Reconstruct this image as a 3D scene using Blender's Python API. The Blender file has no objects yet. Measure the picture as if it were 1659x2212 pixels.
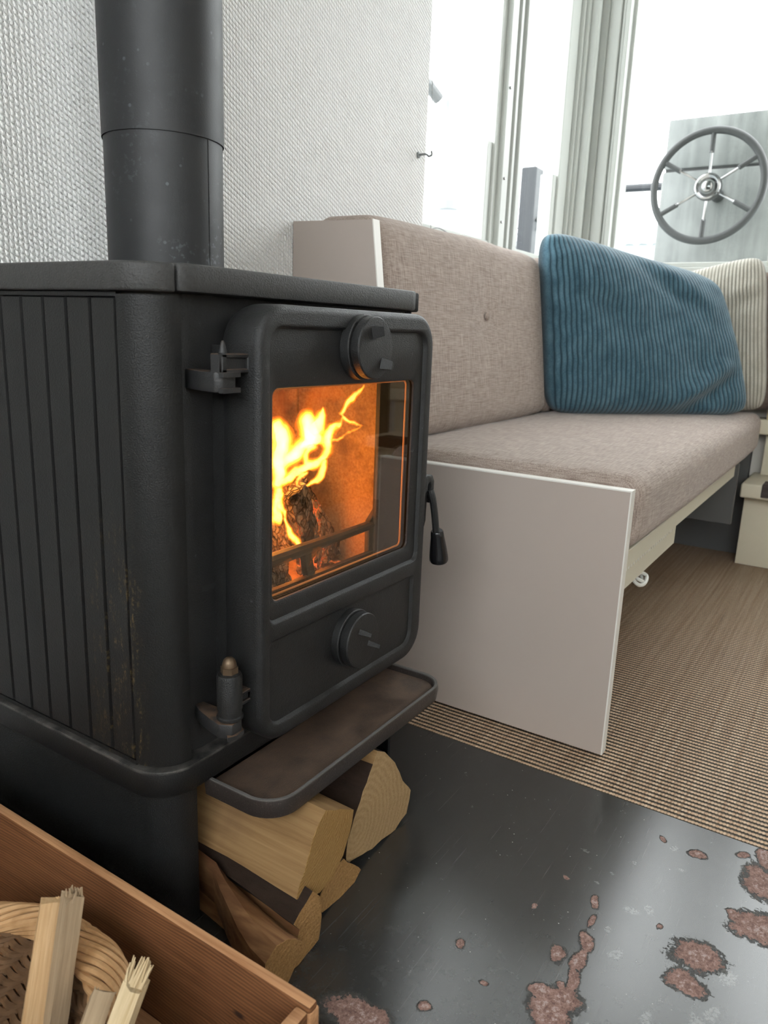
import bpy, bmesh, math, random
from mathutils import Vector, Matrix, noise
PI = math.pi
random.seed(7)
sc = bpy.context.scene
C = sc.collection

# ------------------------------------------------------------------ camera, sky, exposure
cam_d = bpy.data.cameras.new('camera')
cam = bpy.data.objects.new('camera', cam_d)
C.objects.link(cam)
Rx = Vector((0.5421175, -0.83951467, 0.03638312))      # camera right
Ry = Vector((-0.17735789, -0.15663657, -0.97160134))   # camera down
Rz = Vector((0.82137251, 0.52026926, -0.23380998))     # camera forward
m = Matrix(((Rx.x, -Ry.x, -Rz.x, 0), (Rx.y, -Ry.y, -Rz.y, 0), (Rx.z, -Ry.z, -Rz.z, 0.59), (0, 0, 0, 1)))
cam.matrix_world = m
cam_d.sensor_fit = 'VERTICAL'
cam_d.sensor_height = 36.0
cam_d.lens = 1630.3 / 2212 * 36.0
cam_d.clip_start = 0.02
cam_d.dof.use_dof = True
cam_d.dof.focus_distance = 0.86
cam_d.dof.aperture_fstop = cam_d.lens / 2.6
sc.camera = cam

world = bpy.data.worlds.new('overcast_sky')
sc.world = world
world.use_nodes = True
wb = world.node_tree.nodes['Background']
wb.inputs['Color'].default_value = (0.97, 0.985, 1.0, 1)
wb.inputs['Strength'].default_value = 7.0

sc.view_settings.view_transform = 'Standard'
sc.view_settings.look = 'None'
sc.view_settings.exposure = 0.36
sc.view_settings.gamma = 1.0
sc.view_settings.use_curve_mapping = False
sc.cycles.max_bounces = 10
sc.cycles.diffuse_bounces = 6
sc.cycles.transparent_max_bounces = 16
sc.cycles.sample_clamp_indirect = 6.0
sc.cycles.volume_max_steps = 256

# ------------------------------------------------------------------ node helper
class NT:
    def __init__(s, name):
        s.m = bpy.data.materials.new(name); s.m.use_nodes = True
        s.t = s.m.node_tree; s.t.nodes.clear()
        s.out = s.t.nodes.new('ShaderNodeOutputMaterial')
    def n(s, typ, **kw):
        nd = s.t.nodes.new('ShaderNode' + typ)
        for k, v in kw.items(): setattr(nd, k, v)
        return nd
    def put(s, sock, v):
        if isinstance(v, bpy.types.NodeSocket): s.t.links.new(v, sock)
        elif isinstance(v, (tuple, list)):
            n_ = len(sock.default_value) if hasattr(sock.default_value, '__len__') else 1
            v = tuple(v) + (1,) * (n_ - len(v)); sock.default_value = v[:n_]
        elif hasattr(sock.default_value, '__len__'): sock.default_value = (v,) * 3 + (1,) * (len(sock.default_value) - 3)
        else: sock.default_value = v
    def math(s, op, a, b=0.0, c=0.0, clamp=False):
        nd = s.n('Math', operation=op); nd.use_clamp = clamp
        s.put(nd.inputs[0], a); s.put(nd.inputs[1], b); s.put(nd.inputs[2], c)
        return nd.outputs[0]
    def vmath(s, op, a, b=(0, 0, 0)):
        nd = s.n('VectorMath', operation=op)
        s.put(nd.inputs[0], a)
        if op == 'SCALE': s.put(nd.inputs[3], b)
        else: s.put(nd.inputs[1], b)
        return nd.outputs['Value'] if op in ('LENGTH', 'DISTANCE', 'DOT_PRODUCT') else nd.outputs[0]
    def co(s): return s.n('TexCoord').outputs['Object']
    def sep(s, v):
        nd = s.n('SeparateXYZ'); s.put(nd.inputs[0], v); return nd.outputs
    def comb(s, x, y, z):
        nd = s.n('CombineXYZ')
        for i, v in enumerate((x, y, z)): s.put(nd.inputs[i], v)
        return nd.outputs[0]
    def mapping(s, v, scale=(1, 1, 1), loc=(0, 0, 0), rot=(0, 0, 0), vt='POINT'):
        nd = s.n('Mapping', vector_type=vt)
        s.put(nd.inputs['Vector'], v); s.put(nd.inputs['Location'], loc); s.put(nd.inputs['Rotation'], rot); s.put(nd.inputs['Scale'], scale)
        return nd.outputs[0]
    def noise(s, v, scale, detail=4, rough=0.55, dist=0.0, col=False):
        nd = s.n('TexNoise'); s.put(nd.inputs['Vector'], v); s.put(nd.inputs['Scale'], scale)
        s.put(nd.inputs['Detail'], detail); s.put(nd.inputs['Roughness'], rough); s.put(nd.inputs['Distortion'], dist)
        return nd.outputs['Color' if col else 'Fac']
    def voro(s, v, scale, feature='F1', out='Distance'):
        nd = s.n('TexVoronoi', feature=feature); s.put(nd.inputs['Vector'], v); s.put(nd.inputs['Scale'], scale)
        return nd.outputs[out]
    def ramp(s, f, stops, interp='LINEAR'):
        nd = s.n('ValToRGB'); s.put(nd.inputs[0], f); cr = nd.color_ramp; cr.interpolation = interp
        while len(cr.elements) < len(stops): cr.elements.new(0.5)
        for e, (p, c) in zip(cr.elements, stops):
            e.position = p; e.color = tuple(c) + (1,) if len(c) == 3 else c
        return nd.outputs[0]
    def rng(s, f, a, b, c=0.0, d=1.0, smooth=False):
        nd = s.n('MapRange'); nd.interpolation_type = 'SMOOTHSTEP' if smooth else 'LINEAR'
        for i, v in enumerate((f, a, b, c, d)): s.put(nd.inputs[i], v)
        return nd.outputs[0]
    def mix(s, f, a, b, mode='MIX'):
        nd = s.n('Mix', data_type='RGBA', blend_type=mode)
        s.put(nd.inputs[0], f); s.put(nd.inputs[6], a); s.put(nd.inputs[7], b)
        return nd.outputs[2]
    def bump(s, h, dist=0.001, strength=1.0, normal=None):
        nd = s.n('Bump'); s.put(nd.inputs['Height'], h); s.put(nd.inputs['Distance'], dist); s.put(nd.inputs['Strength'], strength)
        if normal is not None: s.put(nd.inputs['Normal'], normal)
        return nd.outputs[0]
    def bsdf(s, col, rough=0.5, metal=0.0, normal=None, spec=0.5, **kw):
        nd = s.n('BsdfPrincipled')
        s.put(nd.inputs['Base Color'], col); s.put(nd.inputs['Roughness'], rough); s.put(nd.inputs['Metallic'], metal)
        s.put(nd.inputs['Specular IOR Level'], spec)
        if normal is not None: s.put(nd.inputs['Normal'], normal)
        for k, v in kw.items(): s.put(nd.inputs[k.replace('_', ' ')], v)
        s.t.links.new(nd.outputs[0], s.out.inputs['Surface'])
        return s.m

def simple(name, col, rough=0.5, metal=0.0, bump_scale=None, bump_d=0.0005, var=0.0, spec=0.5):
    t = NT(name); nrm = None; c = col
    if bump_scale: nrm = t.bump(t.noise(t.co(), bump_scale, 3), bump_d)
    if var:
        c = t.mix(t.noise(t.co(), 9, 5), tuple(x * (1 - var) for x in col), tuple(min(1, x * (1 + var)) for x in col))
    return t.bsdf(c, rough, metal, nrm, spec)

def glass_mat(name, tint=(1, 1, 1), rough=0.0, ior=1.5):
    t = NT(name)
    tr = t.n('BsdfTransparent'); t.put(tr.inputs[0], tint)
    gl = t.n('BsdfGlossy'); t.put(gl.inputs['Roughness'], rough)
    fr = t.n('Fresnel'); bf = t.n('NewGeometry').outputs['Backfacing']; t.put(fr.inputs[0], t.math('SUBTRACT', ior, t.math('MULTIPLY', bf, ior - 1 / ior)))
    mx = t.n('MixShader'); t.put(mx.inputs[0], fr.outputs[0])
    t.t.links.new(tr.outputs[0], mx.inputs[1]); t.t.links.new(gl.outputs[0], mx.inputs[2])
    t.t.links.new(mx.outputs[0], t.out.inputs['Surface'])
    return t.m

# ------------------------------------------------------------------ materials
M = {}
def mk_iron(name, base, rough, dust=0.5, grain=900, dscale=60):
    t = NT(name); co = t.co()
    fine = t.noise(co, grain, 2); mid = t.noise(co, dscale, 5, 0.65)
    spots = t.rng(t.noise(co, 130, 4, 0.7), 0.66, 0.74)
    blot = t.rng(t.noise(co, 14, 4), 0.42, 0.7)
    sp = t.math('MULTIPLY', t.math('MULTIPLY', spots, blot), dust)
    c = t.mix(t.rng(mid, 0.35, 0.7), base, tuple(x * 1.5 for x in base))
    c = t.mix(sp, c, (0.16, 0.16, 0.17))
    rg = t.math('ADD', rough, t.math('MULTIPLY', mid, 0.15))
    nrm = t.bump(t.math('ADD', fine, t.math('MULTIPLY', mid, 0.6)), 0.0006, 0.9)
    return t.bsdf(c, rg, 0.0, nrm, 0.45)
M['iron'] = mk_iron('cast_iron_black', (0.0105, 0.0106, 0.0110), 0.42, 0.9)
M['iron_top'] = mk_iron('cast_iron_worn_edge', (0.030, 0.0295, 0.029), 0.45, 0.9, 600, 240)
M['steel_sheet'] = mk_iron('painted_steel_sheet', (0.0055, 0.0058, 0.0063), 0.45, 0.5)
def mk_side():
    t = NT('ribbed_iron_side'); co = t.co(); x, y, z = t.sep(co)
    fine = t.noise(co, 800, 2)
    wear = t.math('MULTIPLY', t.rng(t.noise(t.mapping(co, (1, 30, 7)), 6, 5, 0.7), 0.52, 0.62),
                  t.math('MULTIPLY', t.rng(y, -0.04, -0.11, smooth=True), t.math('MULTIPLY', t.rng(z, 0.44, 0.33), t.rng(t.noise(co, 260, 3), 0.45, 0.6))))
    wear = t.math('MULTIPLY', wear, t.rng(y, -0.138, -0.128))
    c = t.mix(t.noise(co, 40, 4), (0.0058, 0.006, 0.0064), (0.0098, 0.0098, 0.010))
    c = t.mix(wear, c, (0.10, 0.07, 0.032))
    return t.bsdf(c, 0.47, 0, t.bump(fine, 0.0005, 0.8), 0.4)
M['side'] = mk_side()
def mk_band():
    t = NT('highlit_worn_edge_iron'); co = t.co(); x, y, z = t.sep(co)
    e = t.math('MULTIPLY', t.rng(t.math('ABSOLUTE', t.math('SUBTRACT', z, 0.1815)), 0.0022, 0.0008), t.rng(t.noise(co, 60, 4), 0.3, 0.6))  # top-edge highlight painted in as lighter colour, broken up like wear
    c = t.mix(t.noise(co, 50, 4), (0.006, 0.0062, 0.0066), (0.010, 0.010, 0.0105))
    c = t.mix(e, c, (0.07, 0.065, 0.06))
    return t.bsdf(c, 0.45, 0, t.bump(t.noise(co, 800, 2), 0.0004), 0.4)
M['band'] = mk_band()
def mk_lip():
    t = NT('rusty_ash_lip'); co = t.co(); x, y, z = t.sep(co)
    n1 = t.noise(co, 26, 6, 0.7); n2 = t.noise(co, 700, 2)
    top = t.math('MULTIPLY', t.rng(z, 0.1545, 0.1500), t.rng(t.sep(t.n('NewGeometry').outputs['True Normal'])[2], 0.5, 0.9))
    f = t.math('MULTIPLY', t.rng(n1, 0.22, 0.62), top)
    c = t.mix(f, (0.030, 0.024, 0.022), (0.125, 0.083, 0.060))
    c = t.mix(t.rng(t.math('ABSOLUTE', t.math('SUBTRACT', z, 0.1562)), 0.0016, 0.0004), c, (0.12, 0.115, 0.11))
    c = t.mix(t.math('MULTIPLY', t.rng(n2, 0.62, 0.7), 0.5), c, (0.16, 0.12, 0.1))
    return t.bsdf(c, t.math('ADD', 0.32, t.math('MULTIPLY', f, 0.14)), 0, t.bump(t.math('ADD', n2, n1), 0.0004, 0.8), 0.5)
M['lip'] = mk_lip()
def mk_rust():
    t = NT('dusty_rust_iron'); co = t.co()
    n1 = t.noise(co, 90, 5, 0.7)
    nz = t.sep(t.n('NewGeometry').outputs['Normal'])[2]
    up = t.rng(nz, 0.3, 0.9)
    c = t.mix(t.math('MULTIPLY', up, t.rng(n1, 0.35, 0.6)), (0.021, 0.021, 0.022), (0.11, 0.065, 0.04))
    return t.bsdf(c, 0.5, 0, t.bump(t.noise(co, 900, 2), 0.0003), 0.5)
M['rust'] = mk_rust()
def mk_pipe():
    t = NT('flue_paint'); co = t.co(); x, y, z = t.sep(co)
    sp = t.rng(t.noise(co, 150, 4, 0.6), 0.57, 0.66)
    bl = t.rng(t.noise(co, 11, 4), 0.45, 0.62)
    low = t.rng(z, 0.16, 0.02, 0.12, 1.0)
    f = t.math('MULTIPLY', t.math('MULTIPLY', sp, bl), t.math('MULTIPLY', low, 0.75))
    vor = t.voro(co, 75); dots = t.math('MULTIPLY', t.rng(vor, 0.16, 0.10), t.rng(t.noise(co, 19, 3), 0.52, 0.6))
    f = t.math('MAXIMUM', f, t.math('MULTIPLY', dots, 0.45))
    c = t.mix(f, (0.0125, 0.0133, 0.0155), (0.12, 0.13, 0.145))
    return t.bsdf(c, t.math('ADD', 0.42, t.math('MULTIPLY', t.noise(co, 30, 4), 0.16)), 0, t.bump(t.noise(co, 600, 2), 0.0001), 0.5)
M['pipe'] = mk_pipe()
M['gloss_black'] = simple('glossy_black_bakelite', (0.008, 0.008, 0.009), 0.22)
M['brass'] = simple('dull_brass', (0.16, 0.11, 0.07), 0.45, 0.7, 300)
def mk_brick():
    t = NT('vermiculite_firebrick'); co = t.co()
    n = t.noise(co, 260, 4, 0.75); n2 = t.noise(co, 18, 4)
    c = t.mix(t.rng(n, 0.35, 0.65), (0.32, 0.20, 0.115), (0.50, 0.36, 0.22))
    c = t.mix(t.rng(n2, 0.5, 0.72), c, (0.16, 0.11, 0.08))
    return t.bsdf(c, 0.9, 0, t.bump(n, 0.0012, 1), 0.1)
M['brick'] = mk_brick()
def mk_char(name, glow):
    t = NT(name); co = t.co()
    v = t.voro(t.mapping(co, (1, 1, 0.6)), 150, 'DISTANCE_TO_EDGE'); n = t.noise(co, 60, 5, 0.7)
    crack = t.rng(v, 0.0, 0.12)
    ash = t.rng(n, 0.42, 0.62)
    c = t.mix(ash, (0.06, 0.042, 0.033), (0.34, 0.30, 0.285))
    c = t.mix(t.math('ADD', 0.35, t.math('MULTIPLY', crack, 0.65)), (0.01, 0.007, 0.006), c)
    hot = t.math('MULTIPLY', t.rng(t.noise(co, 22, 3), 0.56, 0.72), t.rng(v, 0.10, 0.0))
    em = t.math('MULTIPLY', hot, glow)
    return t.bsdf(c, 0.9, 0, t.bump(t.math('ADD', t.math('MULTIPLY', crack, 1.0), n), 0.003, 1), 0.1,
                  Emission_Color=(1, 0.16, 0.04), Emission_Strength=em)
M['char'] = mk_char('charred_ember_wood', 3.0)
M['char2'] = mk_char('half_burnt_wood', 1.5)
def mk_ember():
    t = NT('ember_bed'); co = t.co(); n = t.noise(co, 110, 5, 0.7); n2 = t.noise(co, 20, 3)
    c = t.mix(n, (0.05, 0.03, 0.02), (0.35, 0.22, 0.14))
    em = t.math('MULTIPLY', t.math('MULTIPLY', t.rng(n, 0.5, 0.7), t.rng(n2, 0.45, 0.7)), 2.0)
    return t.bsdf(c, 0.95, 0, t.bump(n, 0.004), 0.1, Emission_Color=(1, 0.22, 0.04), Emission_Strength=em)
M['ember'] = mk_ember()
M['soot'] = simple('soot_black', (0.0035, 0.0033, 0.003), 0.95, 0, 200, 0.0004, spec=0.1)
M['rope'] = simple('fire_orange_rope', (0.6, 0.33, 0.15), 0.95, 0, 900, 0.0006)  # orange of the fire's glow painted into the rope colour
M['stove_glass'] = glass_mat('sooty_stove_glass', (0.92, 0.86, 0.77), 0.0, 1.75)
M['window_glass'] = glass_mat('window_pane_glass', (0.97, 0.985, 0.98), 0.0, 1.13)

def mk_wallpaper():
    t = NT('white_glass_fibre_wallpaper'); co = t.co()
    wob = t.vmath('SCALE', t.vmath('SUBTRACT', t.noise(co, 55, 2, 0.5, col=True), (0.5, 0.5, 0.5)), 0.0036)
    x, y, z = t.sep(t.vmath('ADD', co, wob))
    u = t.math('DIVIDE', x, 0.0060); v = t.math('ADD', t.math('DIVIDE', z, 0.0071), t.math('MULTIPLY', u, 0.42))
    fu = t.math('FRACT', u); fv = t.math('FRACT', v)
    a = t.math('POWER', t.math('SINE', t.math('MULTIPLY', fu, PI)), 0.6)
    b = t.math('POWER', t.math('SINE', t.math('MULTIPLY', fv, PI)), 0.7)
    blob = t.math('MULTIPLY', a, b)
    stroke = t.math('MULTIPLY', t.rng(t.math('ABSOLUTE', t.math('SUBTRACT', fu, 0.5)), 0.40, 0.5), t.rng(t.math('SINE', t.math('MULTIPLY', v, 2 * PI)), -0.3, 0.6))
    h = t.math('ADD', blob, t.math('MULTIPLY', stroke, 0.7))
    h = t.math('ADD', h, t.math('MULTIPLY', t.noise(co, 700, 2), 0.25))
    nrm = t.bump(h, 0.0028, 1.0)
    return t.bsdf((0.90, 0.895, 0.88), 0.55, 0, nrm, 0.3)
M['wallpaper'] = mk_wallpaper()
M['wall_paint'] = simple('plain_wall_paint', (0.74, 0.70, 0.64), 0.7, 0, 200, 0.0002)
M['ceiling_paint'] = simple('white_ceiling_paint', (0.82, 0.82, 0.80), 0.7)
M['frame_paint'] = simple('offwhite_window_paint', (0.44, 0.455, 0.425), 0.38, 0, 60, 0.0002, 0.05)
M['panel_grey'] = simple('warm_grey_laminate', (0.43, 0.365, 0.325), 0.48, 0, 500, 0.00005, 0.03)
M['edge_white'] = simple('white_edge_band', (0.74, 0.72, 0.68), 0.4)
M['cream_metal'] = simple('cream_painted_metal', (0.60, 0.57, 0.47), 0.4, 0, 80, 0.0002)
M['dark_panel'] = simple('dark_grey_board', (0.085, 0.085, 0.085), 0.6)
M['step_cream'] = simple('cream_step_paint', (0.66, 0.60, 0.47), 0.45, 0, 120, 0.0003, 0.06)
M['ribbed_dark'] = simple('dark_brown_rubber', (0.045, 0.032, 0.028), 0.6)
M['beige_wood'] = simple('beige_painted_board', (0.55, 0.45, 0.31), 0.5, 0, 60, 0.0003, 0.08)
M['olive'] = simple('olive_grey_lacquer', (0.15, 0.15, 0.115), 0.5)
M['water'] = simple('grey_canal_water', (0.30, 0.33, 0.33), 0.25, 0, 2.0, 0.03)

def mk_fabric(name, a, b, scale=1.0):
    t = NT(name); co = t.co(); x, y, z = t.sep(co)
    w1 = t.noise(t.mapping(co, (35 * scale, 700 * scale, 700 * scale)), 1, 2, 0.5)
    w2 = t.noise(t.mapping(co, (700 * scale, 45 * scale, 45 * scale)), 1, 2, 0.5)
    big = t.noise(co, 14, 3)
    f = t.math('ADD', t.math('MULTIPLY', t.math('ADD', w1, w2), 0.48), t.math('MULTIPLY', big, 0.04))
    c = t.mix(t.rng(f, 0.36, 0.64), a, b)
    nrm = t.bump(t.math('ADD', w1, w2), 0.0004, 0.6)
    return t.bsdf(c, 0.9, 0, nrm, 0.15, Sheen_Weight=0.15)
M['taupe'] = mk_fabric('taupe_linen_upholstery', (0.21, 0.157, 0.135), (0.43, 0.352, 0.307))
M['brown_fabric'] = mk_fabric('brown_upholstery', (0.13, 0.095, 0.078), (0.23, 0.175, 0.15))
def mk_cord(name, a, b):
    t = NT(name); co = t.co()
    n = t.noise(co, 420, 3, 0.7); n2 = t.noise(co, 30, 4)
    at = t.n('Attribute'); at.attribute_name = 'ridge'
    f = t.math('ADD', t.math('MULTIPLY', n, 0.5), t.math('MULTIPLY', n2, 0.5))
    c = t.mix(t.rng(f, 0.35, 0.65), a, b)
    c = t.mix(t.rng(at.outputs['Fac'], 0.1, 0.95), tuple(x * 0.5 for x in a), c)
    return t.bsdf(c, 0.85, 0, t.bump(n, 0.0012), 0.15, Sheen_Weight=0.35, Sheen_Roughness=0.4)
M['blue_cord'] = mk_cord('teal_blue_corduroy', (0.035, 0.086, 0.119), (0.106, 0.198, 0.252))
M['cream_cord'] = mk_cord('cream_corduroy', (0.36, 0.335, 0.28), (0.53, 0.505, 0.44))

def mk_carpet():
    t = NT('woven_vinyl_floor'); co = t.co()
    wob = t.vmath('SCALE', t.vmath('SUBTRACT', t.noise(co, 30, 2, 0.5, col=True), (0.5, 0.5, 0.5)), 0.0016)
    x, y, z = t.sep(t.vmath('ADD', co, wob))
    row = t.math('DIVIDE', x, 0.0098); fr = t.math('FRACT', row)
    ridge = t.math('SINE', t.math('MULTIPLY', fr, PI))
    bead = t.math('ABSOLUTE', t.math('SINE', t.math('MULTIPLY', t.math('ADD', t.math('DIVIDE', y, 0.0042), t.math('MULTIPLY', t.math('FLOOR', row), 0.5)), PI)))
    tan = t.rng(t.math('MULTIPLY', ridge, t.math('ADD', 0.75, t.math('MULTIPLY', bead, 0.35))), 0.52, 0.80)
    streak = t.noise(t.mapping(co, (2.2, 160, 1)), 1, 4, 0.7)
    streak2 = t.noise(t.mapping(co, (5, 420, 1)), 1, 2, 0.6)
    c1 = t.mix(t.rng(streak, 0.36, 0.64), (0.46, 0.29, 0.175), (0.70, 0.525, 0.37))
    c1 = t.mix(t.math('MULTIPLY', t.rng(streak2, 0.60, 0.72), 0.7), c1, (0.14, 0.085, 0.055))
    c2 = t.mix(t.rng(streak2, 0.45, 0.7), (0.035, 0.028, 0.022), (0.105, 0.078, 0.055))
    c = t.mix(tan, c2, c1)
    h = t.math('ADD', ridge, t.math('MULTIPLY', bead, t.math('MULTIPLY', ridge, 0.35)))
    return t.bsdf(c, 0.52, 0, t.bump(h, 0.0016, 0.8), 0.35)
M['carpet'] = mk_carpet()

CHIPS = [(.700, .059, .019, .024, .4), (.659, .062, .014, .017, 0), (.775, .013, .022, .027, .3), (.852, .020, .030, .016, .2), (.905, .018, .022, .012, 0),
         (.782, .040, .007, .008, 0), (.860, .090, .007, .010, .5), (.653, .156, .014, .007, .1), (.712, .165, .008, .0045, 0), (.685, .160, .010, .003, .1),
         (.628, .153, .014, .006, .15), (.600, .150, .016, .006, .1), (.575, .150, .014, .016, 0), (.555, .158, .02, .018, 0), (.571, .172, .008, .011, 0), (.624, .173, .010, .009, 0),
         (.548, .218, .004, .004, 0), (.580, .258, .005, .005, 0), (.671, .221, .006, .003, 0), (.734, .204, .003, .005, 0), (.454, .296, .016, .030, 0),
         (.719, .099, .005, .004, 0), (.591, .160, .004, .004, 0), (.866, .131, .004, .004, 0), (.495, .252, .004, .006, 0), (.890, .045, .005, .006, 0)]
BLIST = [(.735, .115, .010, .008), (.690, .030, .018, .012), (.655, .125, .012, .010), (.62, .045, .02, .012), (.60, .085, .012, .010), (.725, .13, .008, .012),
         (.80, .145, .006, .008), (.82, .10, .005, .008), (.77, .165, .005, .006), (.58, .09, .009, .008), (.64, .035, .012, .008), (.685, .145, .008, .005), (.56, .12, .012, .009),
         (.79, .2, .006, .01), (.745, .175, .004, .006), (.86, .115, .008, .01)]
def mk_plate():
    t = NT('black_painted_steel_plate'); co = t.co()
    at = t.n('Attribute'); at.attribute_name = 'chip'; at2 = t.n('Attribute'); at2.attribute_name = 'blister'
    d = t.math('ADD', at.outputs['Fac'], t.math('MULTIPLY', t.math('SUBTRACT', t.noise(co, 210, 5, 0.75), 0.5), 1.3)); e = at2.outputs['Fac']
    chip = t.rng(d, 1.0, 0.94); ring = t.math('MULTIPLY', t.rng(d, 1.22, 1.02), t.rng(d, 0.97, 1.0))
    blis = t.math('MULTIPLY', t.rng(e, 1.3, 0.5), t.noise(co, 330, 4, 0.75))
    dust = t.noise(co, 45, 6, 0.75); speck = t.rng(t.voro(co, 110), 0.085, 0.05)
    speck = t.math('MULTIPLY', speck, t.rng(t.noise(co, 23, 2), 0.5, 0.6))
    sc1 = t.noise(t.mapping(co, (9, 420, 1), (0, 0, 0), (0, 0, 0.5)), 1, 2, 0.5)
    sc2 = t.noise(t.mapping(co, (7, 500, 1), (0, 0, 0), (0, 0, -0.7)), 1, 2, 0.5)
    scr = t.math('MULTIPLY', t.math('MAXIMUM', t.rng(sc1, 0.68, 0.74), t.rng(sc2, 0.69, 0.75)), 0.12)
    base = t.mix(t.rng(dust, 0.4, 0.75), (0.024, 0.0243, 0.0238), (0.036, 0.0365, 0.0355))
    base = t.mix(scr, base, (0.25, 0.25, 0.25))
    base = t.mix(t.math('MULTIPLY', t.rng(blis, 0.40, 0.52), 0.6), base, (0.16, 0.165, 0.16))
    base = t.mix(t.math('MULTIPLY', speck, 0.8), base, (0.35, 0.33, 0.3))
    n = t.noise(co, 200, 5, 0.8)
    rust = t.mix(t.rng(n, 0.35, 0.62), (0.10, 0.040, 0.028), (0.34, 0.20, 0.165))
    rust = t.mix(t.math('MULTIPLY', t.rng(n, 0.52, 0.6), t.rng(d, 0.75, 0.5)), rust, (0.42, 0.33, 0.31))
    c = t.mix(chip, base, rust)
    rg = t.mix(chip, t.math('ADD', 0.24, t.math('MULTIPLY', dust, 0.05)), 0.75)
    h = t.math('MULTIPLY', ring, 0.18)
    h = t.math('SUBTRACT', h, t.math('MULTIPLY', chip, 0.6))
    h = t.math('ADD', h, t.math('MULTIPLY', t.noise(co, 9, 2), 0.12))
    h = t.math('ADD', h, t.math('MULTIPLY', t.math('MULTIPLY', n, chip), 0.6))
    return t.bsdf(c, rg, 0, t.bump(h, 0.0016, 0.9), 0.85)
M['plate'] = mk_plate()

def mk_wood(name, a, b, axis, ring=220, rough=0.65, dark=None, fine=1.0, spec=0.25):
    """grain running along axis (0,1,2)"""
    t = NT(name); co = t.co()
    s = [1.0, 1.0, 1.0]; s[axis] = 0.035
    p = t.mapping(co, tuple(s))
    n = t.noise(p, ring, 3, 0.6, 0.6); n2 = t.noise(p, ring * 0.22, 4, 0.6, 1.2); n3 = t.noise(co, 9, 3)
    f = t.math('ADD', t.math('MULTIPLY', n, 0.55), t.math('MULTIPLY', n2, 0.45))
    c = t.mix(t.rng(f, 0.36, 0.64), a, b)
    if dark: c = t.mix(t.rng(n3, 0.5, 0.68), c, t.mix(0.5, c, dark))
    return t.bsdf(c, rough, 0, t.bump(n, 0.0005 * fine), spec)
def mk_board():
    t = NT('oiled_pine_board'); co = t.co(); x, y, z = t.sep(co)
    wob = t.math('MULTIPLY', t.noise(t.mapping(co, (1, 3, 6)), 1.2, 2), 0.03)
    zz = t.math('ADD', z, wob)
    g = t.math('SINE', t.math('MULTIPLY', zz, 2 * PI / 0.0031))
    n = t.noise(t.mapping(co, (300, 12, 300)), 1, 3, 0.7)
    blot = t.noise(co, 13, 4, 0.6)
    f = t.math('ADD', t.math('MULTIPLY', g, 0.11), t.math('ADD', t.math('MULTIPLY', n, 0.55), 0.2))
    c = t.mix(t.rng(f, 0.30, 0.66), (0.090, 0.033, 0.012), (0.228, 0.098, 0.039))
    c = t.mix(t.rng(blot, 0.45, 0.75, 0, 0.6), c, (0.12, 0.046, 0.020))
    kn = t.vmath('LENGTH', t.mapping(co, (0.006, 0.008, 0.004), (0.177, -0.165, 0.072), (0, 0, 0), 'TEXTURE'))
    c = t.mix(t.rng(kn, 1.0, 0.4), c, (0.03, 0.012, 0.008))
    return t.bsdf(c, 0.6, 0, t.bump(f, 0.0005), 0.3)
M['board'] = mk_board()
M['board_edge'] = mk_wood('pine_end_edge', (0.33, 0.155, 0.07), (0.55, 0.30, 0.15), 1, 300)
M['kindling'] = mk_wood('fresh_split_kindling', (0.52, 0.315, 0.15), (0.70, 0.48, 0.27), 2, 420, 0.7)
M['kindling_grey'] = mk_wood('weathered_kindling', (0.30, 0.21, 0.13), (0.46, 0.34, 0.22), 2, 300, 0.75)
M['splinter'] = mk_wood('torn_pale_wood', (0.46, 0.33, 0.18), (0.66, 0.52, 0.33), 2, 600, 0.8)
M['wicker'] = mk_wood('tan_willow', (0.36, 0.19, 0.08), (0.56, 0.34, 0.17), 0, 60, 0.5)
M['wicker_dark'] = mk_wood('brown_willow', (0.085, 0.045, 0.022), (0.20, 0.11, 0.055), 0, 60, 0.6)
M['log_side'] = mk_wood('split_birch_side', (0.19, 0.103, 0.040), (0.32, 0.195, 0.086), 1, 160, 0.7, (0.16, 0.09, 0.045))
M['log_side_red'] = mk_wood('split_alder_side', (0.13, 0.05, 0.02), (0.34, 0.18, 0.08), 1, 80, 0.75, (0.09, 0.04, 0.02))
def mk_bark():
    t = NT('dark_log_bark'); co = t.co()
    n = t.noise(t.mapping(co, (1, 0.25, 1)), 70, 6, 0.7)
    c = t.mix(n, (0.010, 0.007, 0.006), (0.055, 0.032, 0.022))
    return t.bsdf(c, 0.85, 0, t.bump(n, 0.004), 0.2)
M['bark'] = mk_bark()
def mk_logend(name, a, b, cx, cz, pitch, fuzz):
    t = NT(name); co = t.co(); x, y, z = t.sep(co)
    n = t.noise(co, 40, 3); fz = t.noise(co, 420, 4, 0.75)
    r = t.vmath('LENGTH', t.comb(t.math('SUBTRACT', x, cx), 0.0, t.math('SUBTRACT', z, cz)))
    g = t.math('SINE', t.math('MULTIPLY', t.math('ADD', r, t.math('MULTIPLY', n, 0.016)), 2 * PI / pitch))
    f = t.math('ADD', t.math('MULTIPLY', g, 0.11 * (1 - fuzz) + 0.03), t.math('MULTIPLY', fz, 0.5 + 0.5 * fuzz))
    c = t.mix(t.rng(f, 0.15, 0.65), a, b)
    return t.bsdf(c, 0.85, 0, t.bump(t.math('ADD', fz, t.math('MULTIPLY', g, 0.1)), 0.0015 * (0.4 + fuzz)), 0.15)
M['end_tan'] = mk_logend('log_end_tan', (0.25, 0.135, 0.045), (0.42, 0.26, 0.10), -0.07, 0.125, 0.0032, 0.15)
M['end_pale'] = mk_logend('log_end_pale', (0.30, 0.185, 0.085), (0.48, 0.325, 0.175), -0.05, 0.05, 0.008, 0.62)
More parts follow.
